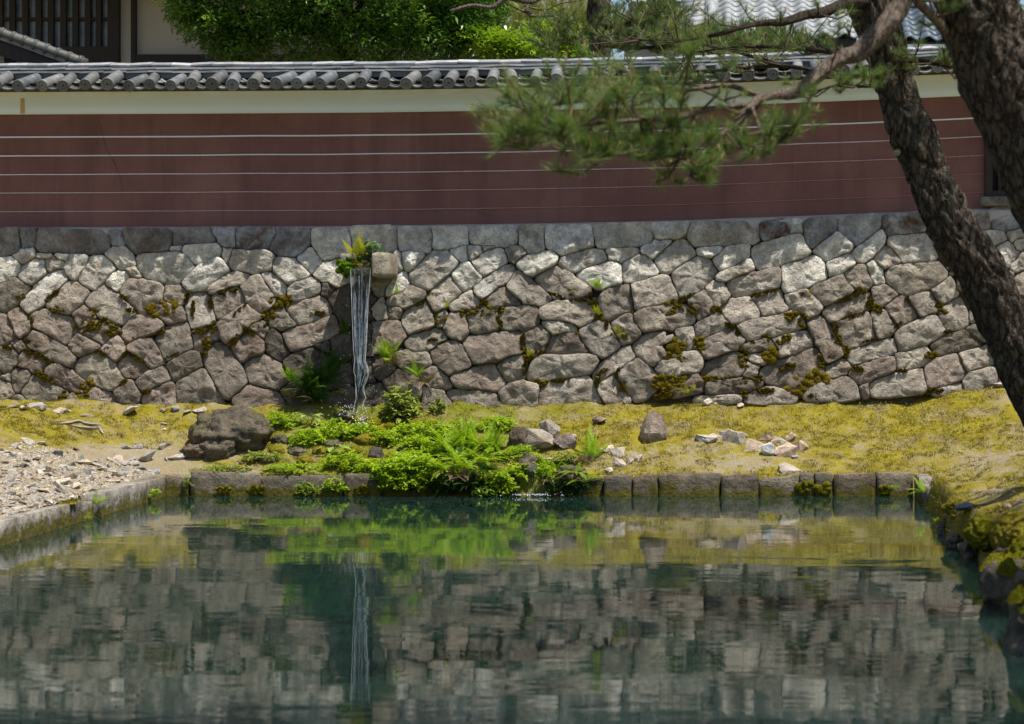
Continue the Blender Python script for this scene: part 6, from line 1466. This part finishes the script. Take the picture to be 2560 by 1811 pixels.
shrub('young_pine', 'pine crown below the grey tiled roof', 1850, 105, 27.2, 1.0, .28, 360, M['needle_far'], .4)
shrub('background_tree', 'green tree filling the gap between the evergreen and the young pines', 1130, 20, 31.5, .9, .8, 420, M['broadleaf'], .5, False)
shrub('background_tree', 'sunlit yellow green shrub right of the evergreen tree', 1380, 125, 30, .55, .35, 260, M['broadleaf_lit'], .5, False)
shrub('background_tree', 'shadowy green tree behind the evergreen, left of the young pines', 1000, 30, 33, 1.8, 1.2, 620, M['broadleaf'], .8, False)
shrub('background_tree', 'far green tree behind the evergreen near the house', 700, 20, 36, 1.4, 1.2, 420, M['broadleaf'], .8, False)
# ------------------------------------------------------------------ houses behind the wall
hs = thing('house', 'old house with dark lattice window and cream plaster panels behind the wall at left', 'house', P(200, 831, 31.5) - Vector((0, 0, .87)))
DH = 31.5
def hb(name, x0, x1, y0, y1, d0, d1, mat, parent=None, bev=0.0):
    a, b = P(x0, y1, DH), P(x1, y0, DH); return box(name, a.x, b.x, DH+d0, DH+d1, a.z, b.z, mat, parent or hs, 0, bev)
a = P(-500, 0, DH); b = P(900, 0, DH)
box('wall', a.x, b.x, DH+.02, DH+.25, 1.0, 9.2, M['cream'], hs)
hb('post', 302, 334, -260, 640, -.04, .1, M['cream']); hb('post', 331, 342, -260, 640, -.09, .06, M['wood']); hb('beam', 342, 900, 138, 160, -.08, .06, M['wood']); hb('beam', 342, 900, -110, -90, -.08, .06, M['wood'])
hb('lower_wall', -500, 900, 160, 640, -.02, .019, M['cream'])
lw = hb('window', -300, 300, -200, 122, -.03, .019, M['glass'])
hb('frame', 276, 304, -200, 160, -.16, -.031, M['wood'], lw); hb('frame', -300, 276, 120, 160, -.15, -.031, M['wood'], lw); hb('frame', -300, 276, -212, -196, -.15, -.031, M['wood'], lw)
for x in [6, 37, 69, 102, 133, 164, 194, 225, 252, -24, -54, -84, -114]: hb('bar', x-7, x+7, -196, 120, -.13, -.05, M['wood'], lw)
for y in (50, -40): hb('rail', -300, 276, y-4, y+4, -.10, -.04, M['wood'], lw)
# eave of the house, above the frame: it keeps the front in shade
V = [(a.x-1, DH-1.5, 7.35), (b.x+.6, DH-1.5, 7.35), (b.x+.6, DH+3, 9.5), (a.x-1, DH+3, 9.5)]; V += [(x, y, z+.15) for x, y, z in V]
mk('roof', V, [(3, 2, 1, 0), (4, 5, 6, 7), (0, 1, 5, 4), (1, 2, 6, 5), (2, 3, 7, 6), (3, 0, 4, 7)], M['tile'], hs, False, (.16, .165, .17, 1))
# small gate roof poking over the wall at the far left
gr = thing('gate_roof', 'end of a small tiled gate roof sloping down behind the coping at far left', 'roof', P(60, 831, 27) - Vector((0, 0, .87)))
A_, B_ = P(-120, 40, 26.6), P(215, 160, 26.6)
ax = B_-A_; n_ = 12
tp = [A_+ax*(i/n_) for i in range(n_+1)]; V, Fc = tube(tp, [.075]*(n_+1), 12, .12, 1.1); mk('ridge_roll', V, Fc, M['tile'], gr, True, (.075, .075, .065, 1))
for i in range(n_): 
    p = A_+ax*((i+.5)/n_); V, Fc = tube([p-ax.normalized()*.02, p+ax.normalized()*.02], [.088, .088], 12); mk('collar', V, Fc, M['tile'], gr, True, (.06, .06, .055, 1))
V = []
for p in (A_, B_):
    for dy, dz in ((-.02, -.08), (-.02, -.30), (.10, -.30), (.10, -.08)): V.append(p+Vector((0, dy, dz)))
mk('barge_board', V, [(0, 1, 5, 4), (1, 2, 6, 5), (2, 3, 7, 6), (3, 0, 4, 7), (0, 3, 2, 1), (4, 5, 6, 7)], M['wood'], gr, False)
V = []
for p in (A_, B_):
    for dy, dz in ((-.06, -.03), (-.06, -.09), (1.6, -.09), (1.6, -.03)): V.append(p+Vector((0, dy, dz)))
mk('roof_slab', V, [(0, 1, 5, 4), (1, 2, 6, 5), (2, 3, 7, 6), (3, 0, 4, 7), (0, 3, 2, 1), (4, 5, 6, 7)], M['tile'], gr, False, (.14, .14, .13, 1))
q = P(25, 160, 26.8); box('post', q.x-.06, q.x+.06, 26.75, 26.9, 1.0, q.z+.35, M['wood'], gr); q2 = P(-60, 160, 26.9); box('panel', q2.x, P(100, 0, 26.9).x, 26.86, 26.89, 1.0, q2.z+.22, M['cream'], gr)
# tiled roofs at the right
def sangawara(name, label, X0, X1, Y0, Z0, pitch, rows, cw, rl, colr, wall_z=1.0, extra=None):
    """a roof of interlocking wavy tiles: each tile one part"""
    t_ = thing(name, label, 'building', (X0, Y0, wall_z)); n = int(round((X1-X0)/cw)); seg = 8; V, Fc = [], []
    for y in (0, rl*1.12):
        for th in (0, -.02):
            for k in range(seg+1):
                u = k/seg; V.append((u*cw*1.04, y, .035*math.cos(u*2*math.pi+.6) + (.028 if u > .8 else 0)*0 + th))
    m = seg+1
    for k in range(seg): Fc += [(k, k+1, 2*m+k+1, 2*m+k), (k+1, k, m+k, m+k+1)]
    me = mesh_from(V, Fc, True); me.materials.append(M['tile']); cp, spn = math.cos(pitch), math.sin(pitch)
    for r in range(rows):
        for c in range(n):
            o = link('roof_tile', me, None, t_, False); k = random.uniform(.85, 1.15); o.color = (colr[0]*k, colr[1]*k, colr[2]*k, 1)
            o.location = Vector((X0+c*cw, Y0+r*rl*cp, Z0+r*rl*spn)) - t_.location; o.rotation_euler = (pitch-.05, 0, 0)
    L = rows*rl; V = [(X0, Y0+.05, Z0-.05), (X1, Y0+.05, Z0-.05), (X1, Y0+L*cp, Z0+L*spn-.05), (X0, Y0+L*cp, Z0+L*spn-.05)]; V += [(x, y, z-.12) for x, y, z in V]
    mk('roof_deck', V, [(0, 1, 2, 3), (7, 6, 5, 4), (0, 4, 5, 1), (1, 5, 6, 2), (2, 6, 7, 3), (3, 7, 4, 0)], M['wood'], t_, False)
    box('wall', X0+.3, X1-.2, Y0+.8, Y0+L*cp, wall_z, Z0, M['cream'], t_)
    return t_
q0, q1 = P(1775, 88, 28.2), P(2142, 88, 28.2)
r1 = sangawara('tiled_building', 'building whose sunlit silver grey wavy tile roof shows behind the pine at right', q0.x, q1.x, 28.2, q0.z, math.radians(27), 9, .275, .235, (.30, .31, .32))
pt = math.radians(27); s_ = Vector((0, math.cos(pt), math.sin(pt)))
V, Fc = tube([q0+Vector((.02, 0, .09)), q0+Vector((.02, 0, .09))+s_*2.1], [.10, .10], 14); mk('verge_roll', V, Fc, M['tile'], r1, True, (.30, .31, .32, 1))
for i in range(8):
    p = q0+Vector((-.42, 0, -.02))+s_*(.05+i*.235); V, Fc = tube([p, p+Vector((.40, .02, .06))], [.085, .085], 10); mk('verge_tile', V, Fc, M['tile'], r1, True, (.28, .29, .30, 1))
q0, q1 = P(2230, 95, 29.0), P(2420, 95, 29.0)
sangawara('tiled_building', 'shaded bluish tiled roof glimpsed between the two pine trunks', q0.x, q1.x, 29.0, q0.z, math.radians(27), 7, .275, .235, (.07, .10, .13))  # the shade over this roof is put into its dark bluish tile colour
q0 = P(2255, 112, 28.5); q1 = P(2420, 104, 28.5); tag(box('gutter_board', q0.x, q1.x, 28.46, 28.52, q0.z-.12, q0.z, M['slate']), 'pale blue grey fascia board below the bluish roof between the trunks', 'board')
bpy.data.objects['gutter_board'].name = 'fascia_board'
# far coping with round eave tiles at the top
fw = thing('far_wall', 'distant wall coping with round eave tiles at the top centre right', 'wall', P(1650, 831, 30) - Vector((0, 0, .87)))
a, b = P(1560, 24, 30.4), P(1730, 24, 30.4); box('wall', a.x, b.x, 30.5, 30.8, 1.0, a.z, M['cream'], fw)
for px in (1585, 1607, 1638, 1668, 1698, 1722):
    o = link('cover_tile', cover_me, None, fw, False, (.3, .33, .34, 1)); p = P(px, 16, 30.2); o.location = p-fw.location; o.rotation_euler = (TH+.1, 0, 0); o.scale = (1.15, 1.4, 1.15)
for px in (1596, 1622, 1653, 1683, 1710):
    for kk in range(3):
        o = link('pan_tile', list(pan_cache.values())[0], None, fw, False, (.42, .44, .45, 1)); p = P(px, 17-4*kk, 30.25+.1*kk); o.location = p-fw.location; o.rotation_euler = (TH*.7, 0, 0); o.scale = (.75, 1, 1)
a, b = P(1290, 40, 42), P(1475, -60, 42); tag(box('far_building', a.x, b.x, 42, 46, 1.0, a.z+.1, M['slate']), 'pale blue grey building glimpsed far behind the bare pine branches', 'building')
box('cornice', a.x-.2, b.x+.2, 41.7, 46.2, a.z+.1, b.z, M['cream'], bpy.data.objects['far_building'])
rs = random.Random(5)
# trees closing the view behind everything
for px, lb in ((980, 'dark tree far behind the evergreen'), (1250, 'dark tree far behind the young pines'), (1520, 'dusky tree far behind the middle pine trunk'), (1790, 'dark tree far behind the small roof'), (2100, 'dark tree far behind the grey tiled roof'), (2420, 'dark tree far behind the bluish roof')):
    shrub('far_tree', lb, px, -40+rs.uniform(-30, 30), 56+rs.uniform(-3, 3), 2.6, 2.6, 420, M['broadleaf'], 2.0, False)
